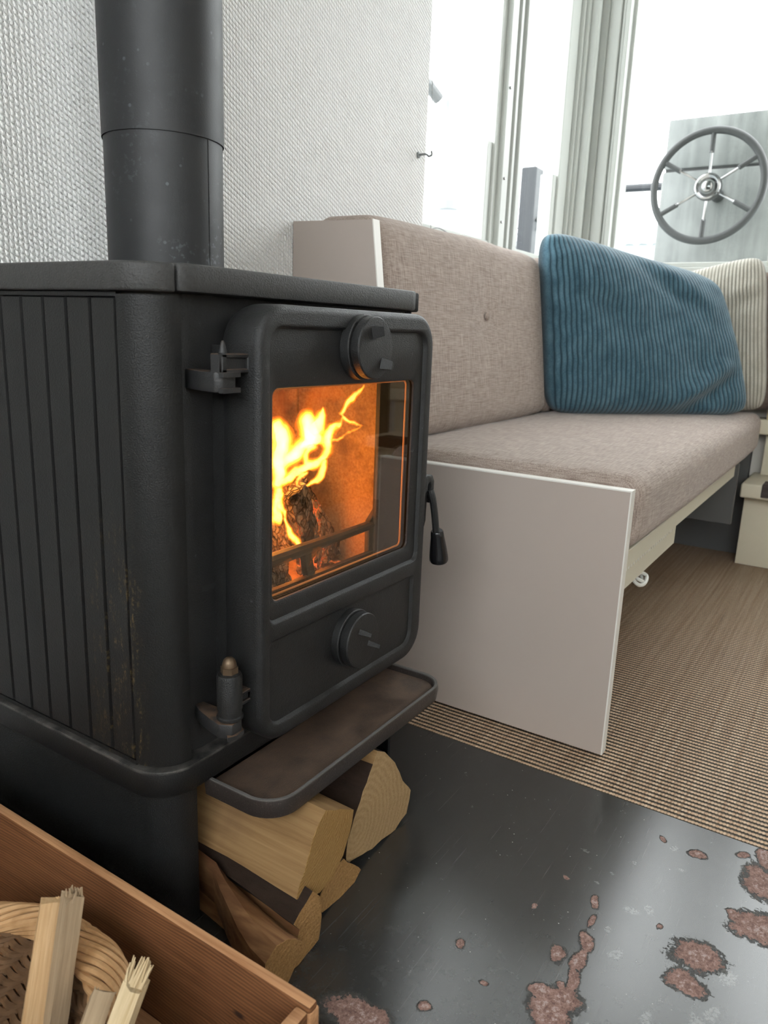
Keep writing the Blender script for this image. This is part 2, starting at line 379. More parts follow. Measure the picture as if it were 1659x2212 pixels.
M['end_fuzzy'] = mk_logend('log_end_sawn_rough', (0.17, 0.08, 0.027), (0.44, 0.25, 0.10), 0.02, -0.02, 0.006, 1.0)
def mk_steel():
    t = NT('weathered_stainless'); co = t.co()
    a = t.noise(t.mapping(co, (26, 26, 2.0)), 1, 4, 0.6); b = t.noise(co, 7, 4, 0.6); g = t.noise(co, 120, 3)
    f = t.math('ADD', t.math('MULTIPLY', a, 0.5), t.math('ADD', t.math('MULTIPLY', b, 0.4), t.math('MULTIPLY', g, 0.1)))
    c = t.mix(t.rng(f, 0.34, 0.66), (0.075, 0.082, 0.080), (0.17, 0.18, 0.175))
    return t.bsdf(c, 0.45, 0, None, 0.4)
M['steel_plate'] = mk_steel()
M['chrome'] = simple('polished_steel', (0.22, 0.22, 0.22), 0.12, 1.0)
M['grey_rubber'] = simple('dark_grey_rubber', (0.017, 0.019, 0.019), 0.55)
M['post_dark'] = simple('dark_blue_steel_post', (0.006, 0.008, 0.012), 0.5)
M['post_pale'] = simple('pale_blue_grey_post', (0.11, 0.12, 0.15), 0.5)
M['pale_plastic'] = simple('pale_boat_fender', (0.13, 0.14, 0.13), 0.5)
M['red'] = simple('red_lifebuoy_plastic', (0.2, 0.012, 0.016), 0.5)
M['tile'] = simple('grey_roof_tile', (0.22, 0.23, 0.24), 0.6)
M['brick_far'] = simple('pale_render', (0.62, 0.66, 0.66), 0.8)
M['wire'] = simple('grey_wire', (0.18, 0.19, 0.19), 0.4)
M['rail_wire'] = simple('dark_railing_wire', (0.02, 0.024, 0.024), 0.5)
M['cable_white'] = simple('white_cable', (0.7, 0.7, 0.66), 0.4)

# ------------------------------------------------------------------ mesh helpers
LOC = {}
def fin(name, bm, mat, parent=None, sharp=35, kind=None, smooth=True):
    o_loc = LOC[parent.name] if parent is not None else Vector((0, 0, 0))
    bmesh.ops.remove_doubles(bm, verts=bm.verts, dist=1e-6)
    bmesh.ops.recalc_face_normals(bm, faces=bm.faces)
    if o_loc.length: bmesh.ops.translate(bm, verts=bm.verts, vec=-o_loc)
    me = bpy.data.meshes.new(name); bm.to_mesh(me); bm.free()
    mats = mat if isinstance(mat, (list, tuple)) else [mat]
    for x in mats: me.materials.append(x)
    if smooth:
        me.polygons.foreach_set('use_smooth', [True] * len(me.polygons))
        me.set_sharp_from_angle(angle=math.radians(sharp))
    o = bpy.data.objects.new(name, me); C.objects.link(o)
    if parent is not None:
        o.parent = parent
    LOC[o.name] = o_loc
    if kind: o['kind'] = kind
    return o
def thing(name, label, cat, loc=(0, 0, 0), group=None, kind=None):
    o = bpy.data.objects.new(name, None); C.objects.link(o); o.location = loc
    o.empty_display_size = 0.05
    LOC[o.name] = Vector(loc); o['label'] = label; o['category'] = cat
    if group: o['group'] = group
    if kind: o['kind'] = kind
    return o
def tag(o, label, cat, group=None):
    o['label'] = label; o['category'] = cat
    if group: o['group'] = group
    return o
def BM(): return bmesh.new()
def bevel(bm, w, seg=2, ang=30):
    bmesh.ops.remove_doubles(bm, verts=bm.verts, dist=1e-6)
    bmesh.ops.recalc_face_normals(bm, faces=bm.faces)
    es = [e for e in bm.edges if len(e.link_faces) == 2 and e.calc_face_angle(0) > math.radians(ang)]
    bmesh.ops.bevel(bm, geom=es, offset=w, segments=seg, profile=0.5, affect='EDGES', clamp_overlap=True)
    return bm
def box(bm, x0, x1, y0, y1, z0, z1, mi=0):
    v = [bm.verts.new(p) for p in ((x0, y0, z0), (x1, y0, z0), (x1, y1, z0), (x0, y1, z0), (x0, y0, z1), (x1, y0, z1), (x1, y1, z1), (x0, y1, z1))]
    for f in ((0, 3, 2, 1), (4, 5, 6, 7), (0, 1, 5, 4), (1, 2, 6, 5), (2, 3, 7, 6), (3, 0, 4, 7)):
        bm.faces.new([v[i] for i in f]).material_index = mi
    return bm
def bbox(x0, x1, y0, y1, z0, z1, w=0.0, seg=2):
    bm = BM(); box(bm, x0, x1, y0, y1, z0, z1)
    if w: bevel(bm, w, seg)
    return bm
def ax3(axis, a, b, h):
    return {'x': (h, a, b), 'y': (a, h, b), 'z': (a, b, h)}[axis]
def prism(bm, poly, axis, h0, h1, mi=0, mi_cap=None):
    n = len(poly)
    r0 = [bm.verts.new(ax3(axis, a, b, h0)) for a, b in poly]
    r1 = [bm.verts.new(ax3(axis, a, b, h1)) for a, b in poly]
    for i in range(n):
        bm.faces.new((r0[i], r0[(i + 1) % n], r1[(i + 1) % n], r1[i])).material_index = mi
    cm = mi if mi_cap is None else mi_cap
    bm.faces.new(r0).material_index = cm; bm.faces.new(r1).material_index = cm
    return bm
def rrect(a0, a1, b0, b1, r, n=6, corners=(1, 1, 1, 1)):
    """counter-clockwise from bottom-left; corners order: bl, br, tr, tl"""
    out = []
    cs = [(a0, b0, PI, corners[0]), (a1, b0, 1.5 * PI, corners[1]), (a1, b1, 0, corners[2]), (a0, b1, 0.5 * PI, corners[3])]
    for x, y, st, on in cs:
        rr = r * on if on else 0
        if rr <= 0: out.append((x, y)); continue
        cx = x + (rr if x == a0 else -rr); cy = y + (rr if y == b0 else -rr)
        for i in range(n + 1):
            a = st + 0.5 * PI * i / n
            out.append((cx + rr * math.cos(a), cy + rr * math.sin(a)))
    return out
def loft(bm, rings, closed=True, caps=(False, False), mi=0):
    R = [[bm.verts.new(p) for p in r] for r in rings]
    n = len(R[0])
    for a, b in zip(R[:-1], R[1:]):
        for i in range(n if closed else n - 1):
            j = (i + 1) % n
            bm.faces.new((a[i], a[j], b[j], b[i])).material_index = mi
    if caps[0]: bm.faces.new(R[0]).material_index = mi
    if caps[1]: bm.faces.new(R[-1]).material_index = mi
    return R
def lathe(bm, prof, org, axis='z', n=28, mi=0):
    rings = []
    for r, h in prof:
        ring = []
        for i in range(n):
            a = 2 * PI * i / n; p = r * math.cos(a), r * math.sin(a)
            q = ax3(axis, p[0], p[1], h); ring.append((org[0] + q[0], org[1] + q[1], org[2] + q[2]))
        rings.append(ring)
    return loft(bm, rings, True, (True, True), mi)
def frames(path, closed=False):
    P = [Vector(p) for p in path]; n = len(P); T = []
    for i in range(n):
        a = P[(i - 1) % n] if (closed or i > 0) else P[i]; b = P[(i + 1) % n] if (closed or i < n - 1) else P[i]
        T.append((b - a).normalized())
    up = Vector((0, 0, 1)) if abs(T[0].z) < 0.9 else Vector((1, 0, 0))
    N = (up - T[0] * up.dot(T[0])).normalized(); out = []
    for i in range(n):
        N = (N - T[i] * N.dot(T[i])).normalized(); out.append((P[i], N.copy(), T[i].cross(N)))
    return out
def tube(bm, path, r, n=8, closed=False, flat=1.0, mi=0):
    F = frames(path, closed); rings = []
    for i, (p, u, v) in enumerate(F):
        rr = r[i] if isinstance(r, (list, tuple)) else r
        rings.append([p + u * rr * math.cos(2 * PI * k / n) + v * rr * flat * math.sin(2 * PI * k / n) for k in range(n)])
    if closed: rings.append(rings[0])
    loft(bm, rings, True, (not closed, not closed), mi)
    if closed: bmesh.ops.remove_doubles(bm, verts=bm.verts, dist=1e-7)
    return bm
def face_holes(bm, outer, holes):
    """planar face with holes from existing vert loops"""
    from mathutils.geometry import tessellate_polygon
    vs = [v for lp in [outer] + holes for v in lp]
    for tri in tessellate_polygon([[v.co for v in lp] for lp in [outer] + holes]):
        t3 = [vs[i] for i in tri]
        if len(set(t3)) == 3 and not bm.faces.get(t3): bm.faces.new(t3)
def cr(pts, n=8):
    """Catmull-Rom through points"""
    P = [Vector(p) for p in pts]; P = [2 * P[0] - P[1]] + P + [2 * P[-1] - P[-2]]; out = []
    for i in range(1, len(P) - 2):
        for k in range(n):
            t = k / n; a, b, c, d = P[i - 1:i + 3]
            out.append(0.5 * ((2 * b) + (c - a) * t + (2 * a - 5 * b + 4 * c - d) * t * t + (3 * b - 3 * c + d - a) * t ** 3))
    out.append(P[-2]); return out
def roughen(bm, amp, scale, seed=0):
    bm.normal_update()
    for v in bm.verts:
        v.co += v.normal * amp * noise.noise(v.co * scale + Vector((seed, seed * 2.3, 0)))

# ------------------------------------------------------------------ the room
YW, XE, XL, YF, ZC = 0.832, 2.38, -1.3, -2.3, 2.05
def struct(name, bm, mat, parent=None, **k):
    o = fin(name, bm, mat, parent, **k); o['kind'] = 'structure'; return o
struct('floor', bbox(XL, XE + .1, YF, YW + .1, -0.05, 0.0), M['carpet'])
struct('ceiling', bbox(XL - .1, XE + .1, YF - .1, YW + .1, ZC, ZC + .05), M['ceiling_paint'])
bm = BM()
box(bm, XL, 1.420, YW, YW + .10, 0, ZC)
box(bm, 1.420, XE + .1, YW, YW + .10, 0, 0.775)
box(bm, 1.420, XE + .1, YW, YW + .10, 1.93, ZC)
struct('wall_back', bm, M['wallpaper'])
bm = BM()
box(bm, XE, XE + .1, 0.745, YW, 0.0, ZC)                   # corner pier
box(bm, XE, XE + .1, 0.20, 0.745, 0, 0.795)
box(bm, XE, XE + .1, 0.20, 0.745, 1.93, ZC)
box(bm, XE, XE + .1, 0.20, 0.29, 0.795, 1.93)
box(bm, XE, XE + .1, -0.75, 0.20, 1.93, ZC)
box(bm, XE, XE + .1, -0.75, 0.20, 0, 0.60)
box(bm, XE, XE + .1, YF, -0.75, 0, ZC)
struct('wall_right', bm, M['wall_paint'])
bm = BM()
box(bm, XL - .1, XL, YF, YW + .1, 0, 0.85); box(bm, XL - .1, XL, YF, YW + .1, 1.93, ZC)
box(bm, XL - .1, XL, YF, -1.7, 0.85, 1.93); box(bm, XL - .1, XL, 0.5, YW + .1, 0.85, 1.93)
struct('wall_left', bm, M['wall_paint'])
bm = BM()
box(bm, XL - .1, XE + .1, YF - .1, YF, 0, 0.75); box(bm, XL - .1, XE + .1, YF - .1, YF, 1.93, ZC)
box(bm, XL - .1, -1.1, YF - .1, YF, 0.75, 1.93); box(bm, -.35, XE + .1, YF - .1, YF, 0.75, 1.93)
struct('wall_front', bm, M['wall_paint'])

# side windows over the bench
def frame_box(bm, *a): box(bm, *a)
w1 = thing('window_1', 'left window over the bench', 'window', (1.6, 0.85, 0.8)); w1['kind'] = 'structure'
bm = BM()
box(bm, 1.420, 1.785, .842, .895, .776, .797); box(bm, 1.425, 1.79, .853, .89, .797, .814)     # bottom rail steps
box(bm, 1.420, 1.432, .85, .895, .797, 1.93)
bevel(bm, .002, 1); fin('window_frame', bm, M['frame_paint'], w1)
bm = BM()
box(bm, 1.775, 1.800, .850, .900, .776, 1.93); box(bm, 1.800, 1.835, .838, .895, .776, 1.93)
box(bm, 1.835, 1.842, .846, .895, .776, 1.93); box(bm, 1.842, 1.858, .834, .895, .776, 1.93)
box(bm, 1.858, 1.866, .842, .895, .776, 1.93); box(bm, 1.866, 1.890, .828, .895, .776, 1.93); box(bm, 1.890, 1.905, .846, .895, .776, 1.93)
prism(bm, [(1.748, .797), (1.776, .797), (1.776, 1.035), (1.756, 1.035), (1.750, 1.028)], 'y', .856, .885)
bevel(bm, .0015, 1); fin('mullion', bm, M['frame_paint'], w1)
for z in (0.86, 0.96, 1.16, 1.4):
    bm = BM(); lathe(bm, [(.0032, 0), (.0032, -.002), (.002, -.003)], (1.812, .838, z), 'y', 10); fin('screw', bm, M['chrome'], w1)
fin('pane', bbox(1.425, 1.785, .874, .878, .80, 1.93), M['window_glass'], w1)
w2 = thing('window_2', 'right window over the bench', 'window', (2.05, 0.85, 0.8)); w2['kind'] = 'structure'
bm = BM()
box(bm, 1.900, 2.300, .842, .895, .776, .797); box(bm, 1.905, 2.21, .853, .89, .797, .812)
box(bm, 2.195, 2.262, .846, .895, .797, 1.93); box(bm, 2.168, 2.196, .852, .89, .797, 1.035); box(bm, 2.262, 2.275, .836, .895, .797, 1.93)
bevel(bm, .002, 1); fin('window_frame', bm, M['frame_paint'], w2)
fin('pane', bbox(1.900, 2.20, .874, .878, .80, 1.93), M['window_glass'], w2)
bm = BM(); box(bm, 1.420, 2.31, .800, .842, .762, .776); bevel(bm, .003, 2); fin('window_sill', bm, M['frame_paint'], w1)
# corner post
tp = BM()
box(tp, 2.275, 2.292, .826, .92, .762, 1.93); box(tp, 2.292, 2.312, .805, .92, .762, 1.93); box(tp, 2.312, 2.345, .815, .92, .762, 1.93)
box(tp, 2.345, 2.385, .795, .92, .762, 1.93)
box(tp, 2.352, 2.40, .762, .795, .762, 1.93); box(tp, 2.362, 2.40, .752, .762, .762, 1.93); box(tp, 2.356, 2.41, .738, .752, .762, 1.93)
bevel(tp, .002, 1); struct('trim_1', tp, M['frame_paint'])
# end window
w3 = thing('window_3', 'end window looking out on the helm', 'window', (2.4, 0.5, 0.8)); w3['kind'] = 'structure'
bm = BM()
box(bm, 2.372, 2.45, .29, .745, .778, .798); box(bm, 2.382, 2.45, .30, .740, .798, .812); box(bm, 2.345, 2.385, .20, .76, .752, .772)
box(bm, 2.375, 2.45, .275, .30, .772, 1.93); box(bm, 2.362, 2.45, .255, .277, .772, 1.93); box(bm, 2.37, 2.45, .235, .257, .772, 1.93); box(bm, 2.36, 2.45, .20, .237, .772, 1.93)
box(bm, 2.388, 2.45, .728, .742, .798, 1.93)
bevel(bm, .002, 1); fin('window_frame', bm, M['frame_paint'], w3)
fin('pane', bbox(2.41, 2.414, .30, .740, .80, 1.93), M['window_glass'], w3)
d1 = thing('door_1', 'glazed door beside the end window', 'door', (2.4, -.3, 0.6)); d1['kind'] = 'structure'
bm = BM()
box(bm, 2.385, 2.45, -.75, .20, .60, .90); box(bm, 2.385, 2.45, .12, .20, .90, 1.93); box(bm, 2.385, 2.45, -.75, -.40, .90, 1.93)
fin('door_frame', bm, M['frame_paint'], d1); fin('pane', bbox(2.41, 2.414, -.40, .12, .90, 1.93), M['window_glass'], d1)
# windows behind the photographer
for nm, (x0, x1) in {'window_4': (-1.1, -.35)}.items():
    w = thing(nm, 'window in the wall behind the photographer', 'window', (x0, YF, .75)); w['kind'] = 'structure'
    bm = BM(); box(bm, x0, x1, YF - .07, YF, .75, .80); box(bm, x0, x1, YF - .07, YF, 1.88, 1.93)
    box(bm, x0, x0 + .05, YF - .07, YF, .80, 1.88); box(bm, x1 - .05, x1, YF - .07, YF, .80, 1.88); box(bm, (x0 + x1) / 2 - .03, (x0 + x1) / 2 + .03, YF - .07, YF, .80, 1.88)
    fin('window_frame', bm, M['frame_paint'], w); fin('pane', bbox(x0 + .05, x1 - .05, YF - .04, YF - .036, .80, 1.88), M['window_glass'], w)
w = thing('window_5', 'window in the left wall', 'window', (XL, -.7, .75)); w['kind'] = 'structure'
bm = BM(); box(bm, XL - .07, XL, -1.7, .5, .85, .90); box(bm, XL - .07, XL, -1.7, .5, 1.88, 1.93); box(bm, XL - .07, XL, -1.7, -1.65, .9, 1.88); box(bm, XL - .07, XL, .45, .5, .9, 1.88)
fin('window_frame', bm, M['frame_paint'], w); fin('pane', bbox(XL - .04, XL - .036, -1.65, .45, .90, 1.88), M['window_glass'], w)

# hearth plate
def chip_field(x, y, lst):
    w = Vector((x, y, 0)) * 38
    px = x + .007 * noise.noise(w); py = y + .007 * noise.noise(w + Vector((31, 7, 0))); best = 9.0
    for c in lst:
        cx, cy, rx, ry = c[:4]; ro = c[4] if len(c) > 4 else 0
        dx, dy = px - cx, py - cy; cs, sn = math.cos(ro), math.sin(ro)
        best = min(best, math.hypot((dx * cs + dy * sn) / rx, (-dx * sn + dy * cs) / ry))
    return best
xs = [-1.0, -.5, 0, .3] + [.42 + i * .003 for i in range(165)] + [.917]
ys = [-.9, -.5, -.2] + [-.10 + i * .003 for i in range(174)] + [.55, YW - .0005]
bm = BM(); la = bm.verts.layers.float.new('chip'); lb = bm.verts.layers.float.new('blister'); gv = []
for x in xs:
    col = []
    for y in ys:
        v = bm.verts.new((x, y, .0025)); v[la] = min(4.0, chip_field(x, y, CHIPS)); v[lb] = min(4.0, chip_field(x, y, BLIST)); col.append(v)
    gv.append(col)
for i in range(len(xs) - 1):
    for j in range(len(ys) - 1): bm.faces.new((gv[i][j], gv[i + 1][j], gv[i + 1][j + 1], gv[i][j + 1]))
edge = [gv[0][j] for j in range(len(ys))] + [gv[i][-1] for i in range(1, len(xs))] + [gv[-1][j] for j in range(len(ys) - 2, -1, -1)] + [gv[i][0] for i in range(len(xs) - 2, 0, -1)]
low = []
for v in edge:
    q = bm.verts.new((v.co.x, v.co.y, 0.0001)); q[la] = 4.0; q[lb] = 4.0; low.append(q)
for i in range(len(edge)): k = (i + 1) % len(edge); bm.faces.new((edge[i], edge[k], low[k], low[i]))
bm.faces.new(low)
tag(fin('hearth_plate', bm, M['plate']), 'black painted steel hearth plate with rust-coloured chips under the stove', 'hearth plate')

# hook on the wall
bm = BM()
tube(bm, cr([(1.390, .834, .930), (1.390, .815, .930), (1.391, .808, .926), (1.394, .803, .929), (1.395, .805, .936)], 5), .0022, 8)
lathe(bm, [(.006, .832), (.006, .829), (.003, .828)], (1.390, 0, .930), 'y', 12)
tag(fin('wall_hook', bm, M['wire']), 'tiny metal hook screwed into the white wall beside the window', 'hook')
# bent wire on the sill
bm = BM(); tube(bm, cr([(1.385, .803, .776), (1.400, .803, .788), (1.430, .803, .798), (1.465, .803, .795), (1.500, .803, .786), (1.527, .803, .777)], 6), .0013, 6)
tube(bm, [(1.405, .803, .775), (1.402, .803, .86), (1.388, .803, 1.0), (1.372, .803, 1.2)], .0008, 6)
tag(fin('loose_wire', bm, M['wire']), 'thin bent wire arching over the window sill behind the sofa back', 'wire')

# ------------------------------------------------------------------ wood stove
st = thing('wood_stove', 'black cast-iron wood stove with a fire burning behind its glass door', 'stove', (0.632, 0.65, 0.0))
SX0, SX1, SY0, SY1, SR = 0.415, 0.848, 0.492, 0.800, 0.036
def plan_arc(x0, y0, r, side=-1, n=10):
    """corner from side tangent to front tangent (left when side=-1)"""
    cx = x0 - side * r; cy = y0 + r
    return [(cx + side * r * math.cos(a), cy - r * math.sin(a)) for a in [0.5 * PI * i / n for i in range(n + 1)]]
# log store: sheet sides with rounded front corners
def sheet(bm, pts, th, z0, z1):
    out = []; n = len(pts)
    for i in range(n):
        a = Vector(pts[max(0, i - 1)]); b = Vector(pts[min(n - 1, i + 1)]); t = (b - a).normalized(); out.append((pts[i][0] - t.y * th, pts[i][1] + t.x * th))
    prism_poly = list(pts) + out[::-1]
    prism(bm, prism_poly, 'z', z0, z1)
lp = [(SX0 + .002, SY1)] + plan_arc(SX0 + .002, SY0 + .002, SR, -1) + [(.458, SY0 + .002)]
rp = [(SX1 - .006, SY1)] + plan_arc(SX1 - .006, SY0 + .002, .032, 1)[:8]
bm = BM(); sheet(bm, lp, .003, .0025, .156); fin('base_side', bm, M['steel_sheet'], st)
bm = BM(); sheet(bm, rp, -.003, .0025, .156); fin('base_side', bm, M['steel_sheet'], st)
fin('base_back', bbox(SX0 + .004, SX1 - .008, SY1 - .006, SY1 - .003, .0025, .156), M['steel_sheet'], st)
# middle casting
mid = rrect(SX0 - .004, SX1 + .002, SY0 - .004, SY1 + .004, SR + .004, 10)
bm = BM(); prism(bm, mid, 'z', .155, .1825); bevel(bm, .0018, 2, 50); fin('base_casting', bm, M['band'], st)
# firebox shell: left, right, back
bm = BM()
lp = [(SX0 + .0035, SY1)] + plan_arc(SX0 + .0045, SY0 + .004, SR - .002, -1)
sheet(bm, lp, .008, .182, .613)
lp2 = plan_arc(SX0, SY0, SR, -1)
sheet(bm, lp2, .003, .186, .611)
ys = [0.5270 + .0325 * i for i in range(9)]
for a, b in zip(ys[:-1], ys[1:]):
    y0, y1 = a + .0030, b - .0005
    if a == ys[0]: pass
    r0 = [(SX0, y0 + .0012, .190), (SX0, y1, .190), (SX0, y1, .6075), (SX0, y0 + .0012, .6075)]
    r1 = [(SX0 + .0040, y0, .188), (SX0 + .0040, y1 + .0012, .188), (SX0 + .0040, y1 + .0012, .609), (SX0 + .0040, y0, .609)]
    loft(bm, [r0, r1], True, (True, True))
box(bm, SX0 + .0004, SX0 + .005, .528, SY1, .6092, .6125); box(bm, SX0 + .0004, SX0 + .005, .528, SY1, .184, .188)
fin('side_panel', bm, M['side'], st)
bm = BM()
rp = [(SX1, SY1)] + plan_arc(SX1, SY0, .034, 1)[:9]
sheet(bm, rp, -.008, .182, .613); fin('side_panel', bm, M['side'], st)
fin('back_panel', bbox(SX0 + .008, SX1 - .008, SY1 - .008, SY1, .182, .613), M['iron'], st)
# front plate with an opening to the firebox (slightly behind the side seams, curved left edge)
bm = BM()
fp = [(.440, .524), (.452, .519), (.458, .512), (.466, .5065), (.474, .504), (.806, .504), (.822, .506), (.834, .512)]
bk = [(x, y + .007) for x, y in fp][::-1]
prism(bm, fp + bk, 'z', .182, .316); prism(bm, fp + bk, 'z', .550, .614)
prism(bm, [(.440, .524), (.452, .519), (.458, .512), (.466, .5065), (.474, .504), (.500, .504), (.500, .512), (.440, .531)], 'z', .316, .550)
prism(bm, [(.778, .504), (.806, .504), (.822, .506), (.834, .512), (.834, .518), (.778, .510)], 'z', .316, .550)
box(bm, .497, .502, .485, .5045, .225, .572, 0); box(bm, .778, .786, .485, .5045, .225, .572, 1); box(bm, .502, .778, .485, .5045, .550, .572, 1); box(bm, .502, .778, .485, .5045, .225, .316, 1)
fin('front_plate', bm, [M['iron'], M['soot']], st)
# top: plate with rounded corners + separate front fascia
bm = BM(); tp_ = rrect(SX0 - .006, SX1 + .002, SY0 - .006, SY1 + .01, SR + .004, 10, (1, .7, 1, 1))
tpoly = [(x, y) for x, y in tp_ if not (.4425 < x < .835 and y < .51)]
k_ = max(i for i, p in enumerate(tpoly) if p[0] <= .4425 and p[1] < .52)
tpoly = tpoly[:k_ + 1] + [(.4425, tpoly[k_][1] - .001), (.4425, .506), (.835, .506)] + tpoly[k_ + 1:]
prism(bm, tpoly, 'z', .6135, .6365); bevel(bm, .003, 3, 50); fin('top_plate', bm, M['iron_top'], st)
bm = BM(); ff = [(.4448, .505), (.4448, .4870), (.452, .4835), (.462, .4815), (.806, .4815), (.816, .483), (.822, .488), (.824, .505)]
prism(bm, ff, 'z', .6145, .6372); bevel(bm, .0025, 2, 40); fin('top_fascia', bm, M['iron_top'], st)
# ash lip
bm = BM()
def lip_ring(x0, x1, y0, r, z): return [(x, y, z) for x, y in rrect(x0, x1, y0, .494, r, 8, (1, 1, 0, 0))]
rings = [lip_ring(.474, .800, .409, .030, .1335), lip_ring(.4695, .8045, .4045, .034, .137), lip_ring(.468, .806, .403, .035, .150), lip_ring(.4695, .8045, .4045, .0335, .1562),
         lip_ring(.4725, .8015, .4075, .0305, .1562), lip_ring(.4745, .7995, .4095, .0285, .1545), lip_ring(.4755, .7985, .4105, .028, .1485), lip_ring(.482, .792, .418, .024, .1470)]
loft(bm, rings, True, (True, True)); fin('ash_lip', bm, M['lip'], st, 40)
# firebox lining
def brick_panel(x0, x1, y0, y1, z0, z1): return bbox(x0, x1, y0, y1, z0, z1, .002, 2)
fin('fire_brick', brick_panel(.806, .834, .518, .655, .272, .565), M['brick'], st)
fin('fire_brick', brick_panel(.806, .834, .658, .775, .272, .565), M['brick'], st)
fin('fire_brick', brick_panel(.430, .458, .518, .775, .272, .565), M['brick'], st)
fin('fire_brick', brick_panel(.460, .632, .757, .785, .272, .565), M['brick'], st)
fin('fire_brick', brick_panel(.634, .804, .757, .785, .272, .565), M['brick'], st)
fin('baffle_plate', bbox(.432, .832, .53, .785, .568, .580), M['brick'], st)
bm = BM(); box(bm, .435, .830, .512, .785, .255, .268)
fin('grate_floor', bm, M['iron'], st)
# retainer bar with its brackets
bm = BM(); tube(bm, [(.480, .512, .346), (.60, .512, .347), (.70, .512, .348), (.79, .512, .349)], [.0085, .008, .0062, .0058], 10); 
fin('log_retainer', bm, M['rust'], st)
for x0, x1 in ((.640, .668), (.500, .528)):
    bm = BM(); prism(bm, [(x0, .342), (x0 + .012, .342), (x1 + .006, .270), (x1 - .012, .270)], 'y', .508, .517); bevel(bm, .001, 1); fin('retainer_leg', bm, M['rust'], st)
bm = BM(); prism(bm, [(.770, .270), (.800, .270), (.800, .368), (.786, .368), (.770, .355)], 'y', .509, .516); bevel(bm, .001, 1); fin('retainer_bracket', bm, M['rust'], st)

# door
door_bm = BM(); bm = door_bm
DX0, DX1, DZ0, DZ1, DR = .489, .792, .192, .609, .036
def dring(ins, y, r): return [(x, y, z) for x, z in rrect(DX0 + ins, DX1 - ins, DZ0 + ins, DZ1 - ins, r, 8)]
R = loft(bm, [dring(.004, .486, .034), dring(.0015, .480, .036), dring(.0, .472, .036), dring(.0, .4465, .036), dring(.0014, .4425, .035), dring(.0045, .4402, .0325), dring(.0075, .440, .030)])
front = R[-1]
def loop(x0, x1, z0, z1, r, y, c=(1, 1, 1, 1)): return [(x, y, z) for x, z in rrect(x0, x1, z0, z1, r, 7, c)]
U = loft(bm, [loop(.5015, .7765, .3155, .5915, .019, .440, (.55, .55, 1, 1)), loop(.5030, .7750, .3170, .590, .0180, .4408, (.55, .55, 1, 1)), loop(.5050, .7730, .3190, .588, .016, .4445, (.55, .55, 1, 1))])
L = loft(bm, [loop(.5015, .7700, .2080, .3010, .019, .440, (1, 1, .35, .35)), loop(.5030, .7685, .2095, .2995, .018, .4408, (1, 1, .35, .35)), loop(.5050, .7665, .2115, .2975, .016, .4440, (1, 1, .35, .35))])
G = loft(bm, [loop(.5105, .7585, .3350, .5380, .009, .4445), loop(.512, .757, .3365, .5365, .008, .4455), loop(.5125, .7565, .337, .536, .008, .4475)])
G2 = loft(bm, [loop(.5125, .7565, .337, .536, .008, .4475), loop(.5080, .7620, .332, .541, .008, .4540), loop(.500, .7720, .325, .549, .008, .4560), loop(.500, .7720, .325, .549, .008, .486)], mi=1)
G.append(G2[-1])
face_holes(bm, front, [U[0], L[0]]); face_holes(bm, U[2], [G[0]]); bm.faces.new(L[2])
face_holes(bm, R[0], [G[-1]])
door = fin('door', bm, [M['iron'], M['soot']], st, 40)
fin('door_glass', bbox(.509, .760, .4480, .4518, .333, .540), M['stove_glass'], door)
bm = BM(); tube(bm, [(x, .4545, z) for x, z in rrect(.5135, .7545, .3385, .5350, .006, 5)], .0011, 8, True); fin('glass_rope', bm, M['rope'], door)
def add_knob(cx, cz, y0, fins):
    bm = BM()
    lathe(bm, [(.0325, y0 + .0215), (.0325, y0 + .0125), (.0315, y0 + .0115), (.0285, y0 + .0115), (.0285, y0 + .0095), (.0305, y0 + .0095), (.0308, y0 + .0085), (.0308, y0 + .0015), (.0298, y0 + .0002), (.028, y0), ], (cx, 0, cz), 'y', 40)
    for dx, dz, w, h, rot in fins:
        # wedge finger grip: ridge that falls away towards the disc
        pts0 = [(-w, -h), (w, -h * .7), (w, h * .7), (-w, h)]
        c, s = math.cos(rot), math.sin(rot)
        r0 = [(cx + dx + a * c - b * s, y0 + .001, cz + dz + a * s + b * c) for a, b in pts0]
        pts1 = [(w * .45, -h * .7), (w * .95, -h * .5), (w * .95, h * .5), (w * .45, h * .7)]
        r1 = [(cx + dx + a * c - b * s, y0 - .0095, cz + dz + a * s + b * c) for a, b in pts1]
        loft(bm, [r0, r1], True, (True, True))
    return bm
fin('air_knob', add_knob(.641, .5725, .422, [(-.004, .016, .0055, .0068, .3), (.013, -.016, .0055, .006, -.3)]), M['iron'], door)
fin('air_knob', add_knob(.638, .2610, .424, [(-.003, .010, .0085, .0030, -.5), (.015, -.009, .0085, .0030, -.5)]), M['iron'], door)
# handle
bm = BM()
pr = [(.789, .365), (.803, .362), (.809, .378), (.809, .385), (.805, .390), (.806, .404), (.818, .407), (.819, .386), (.829, .386), (.829, .409), (.822, .417), (.806, .418), (.789, .412)]
pr = [(.789, .352), (.803, .352), (.8065, .360), (.8065, .372), (.8085, .404), (.8130, .408), (.8160, .404), (.8165, .380), (.8235, .380), (.8240, .408), (.8180, .4165), (.8060, .4170), (.789, .413)]
prism(bm, pr, 'y', .448, .462); bevel(bm, .0015, 2); fin('handle_bracket', bm, M['iron'], door)
bm = BM(); tube(bm, cr([(.8115, .447, .398), (.813, .444, .388), (.819, .443, .367), (.826, .443, .340)], 5), .0045, 10); fin('handle_rod', bm, M['iron'], door)
bm = BM()
ax = [(.8275, .443, .343), (.8280, .443, .3415), (.8300, .443, .335), (.8335, .443, .320), (.836, .443, .308), (.8375, .443, .302), (.838, .443, .299), (.8383, .443, .2975)]
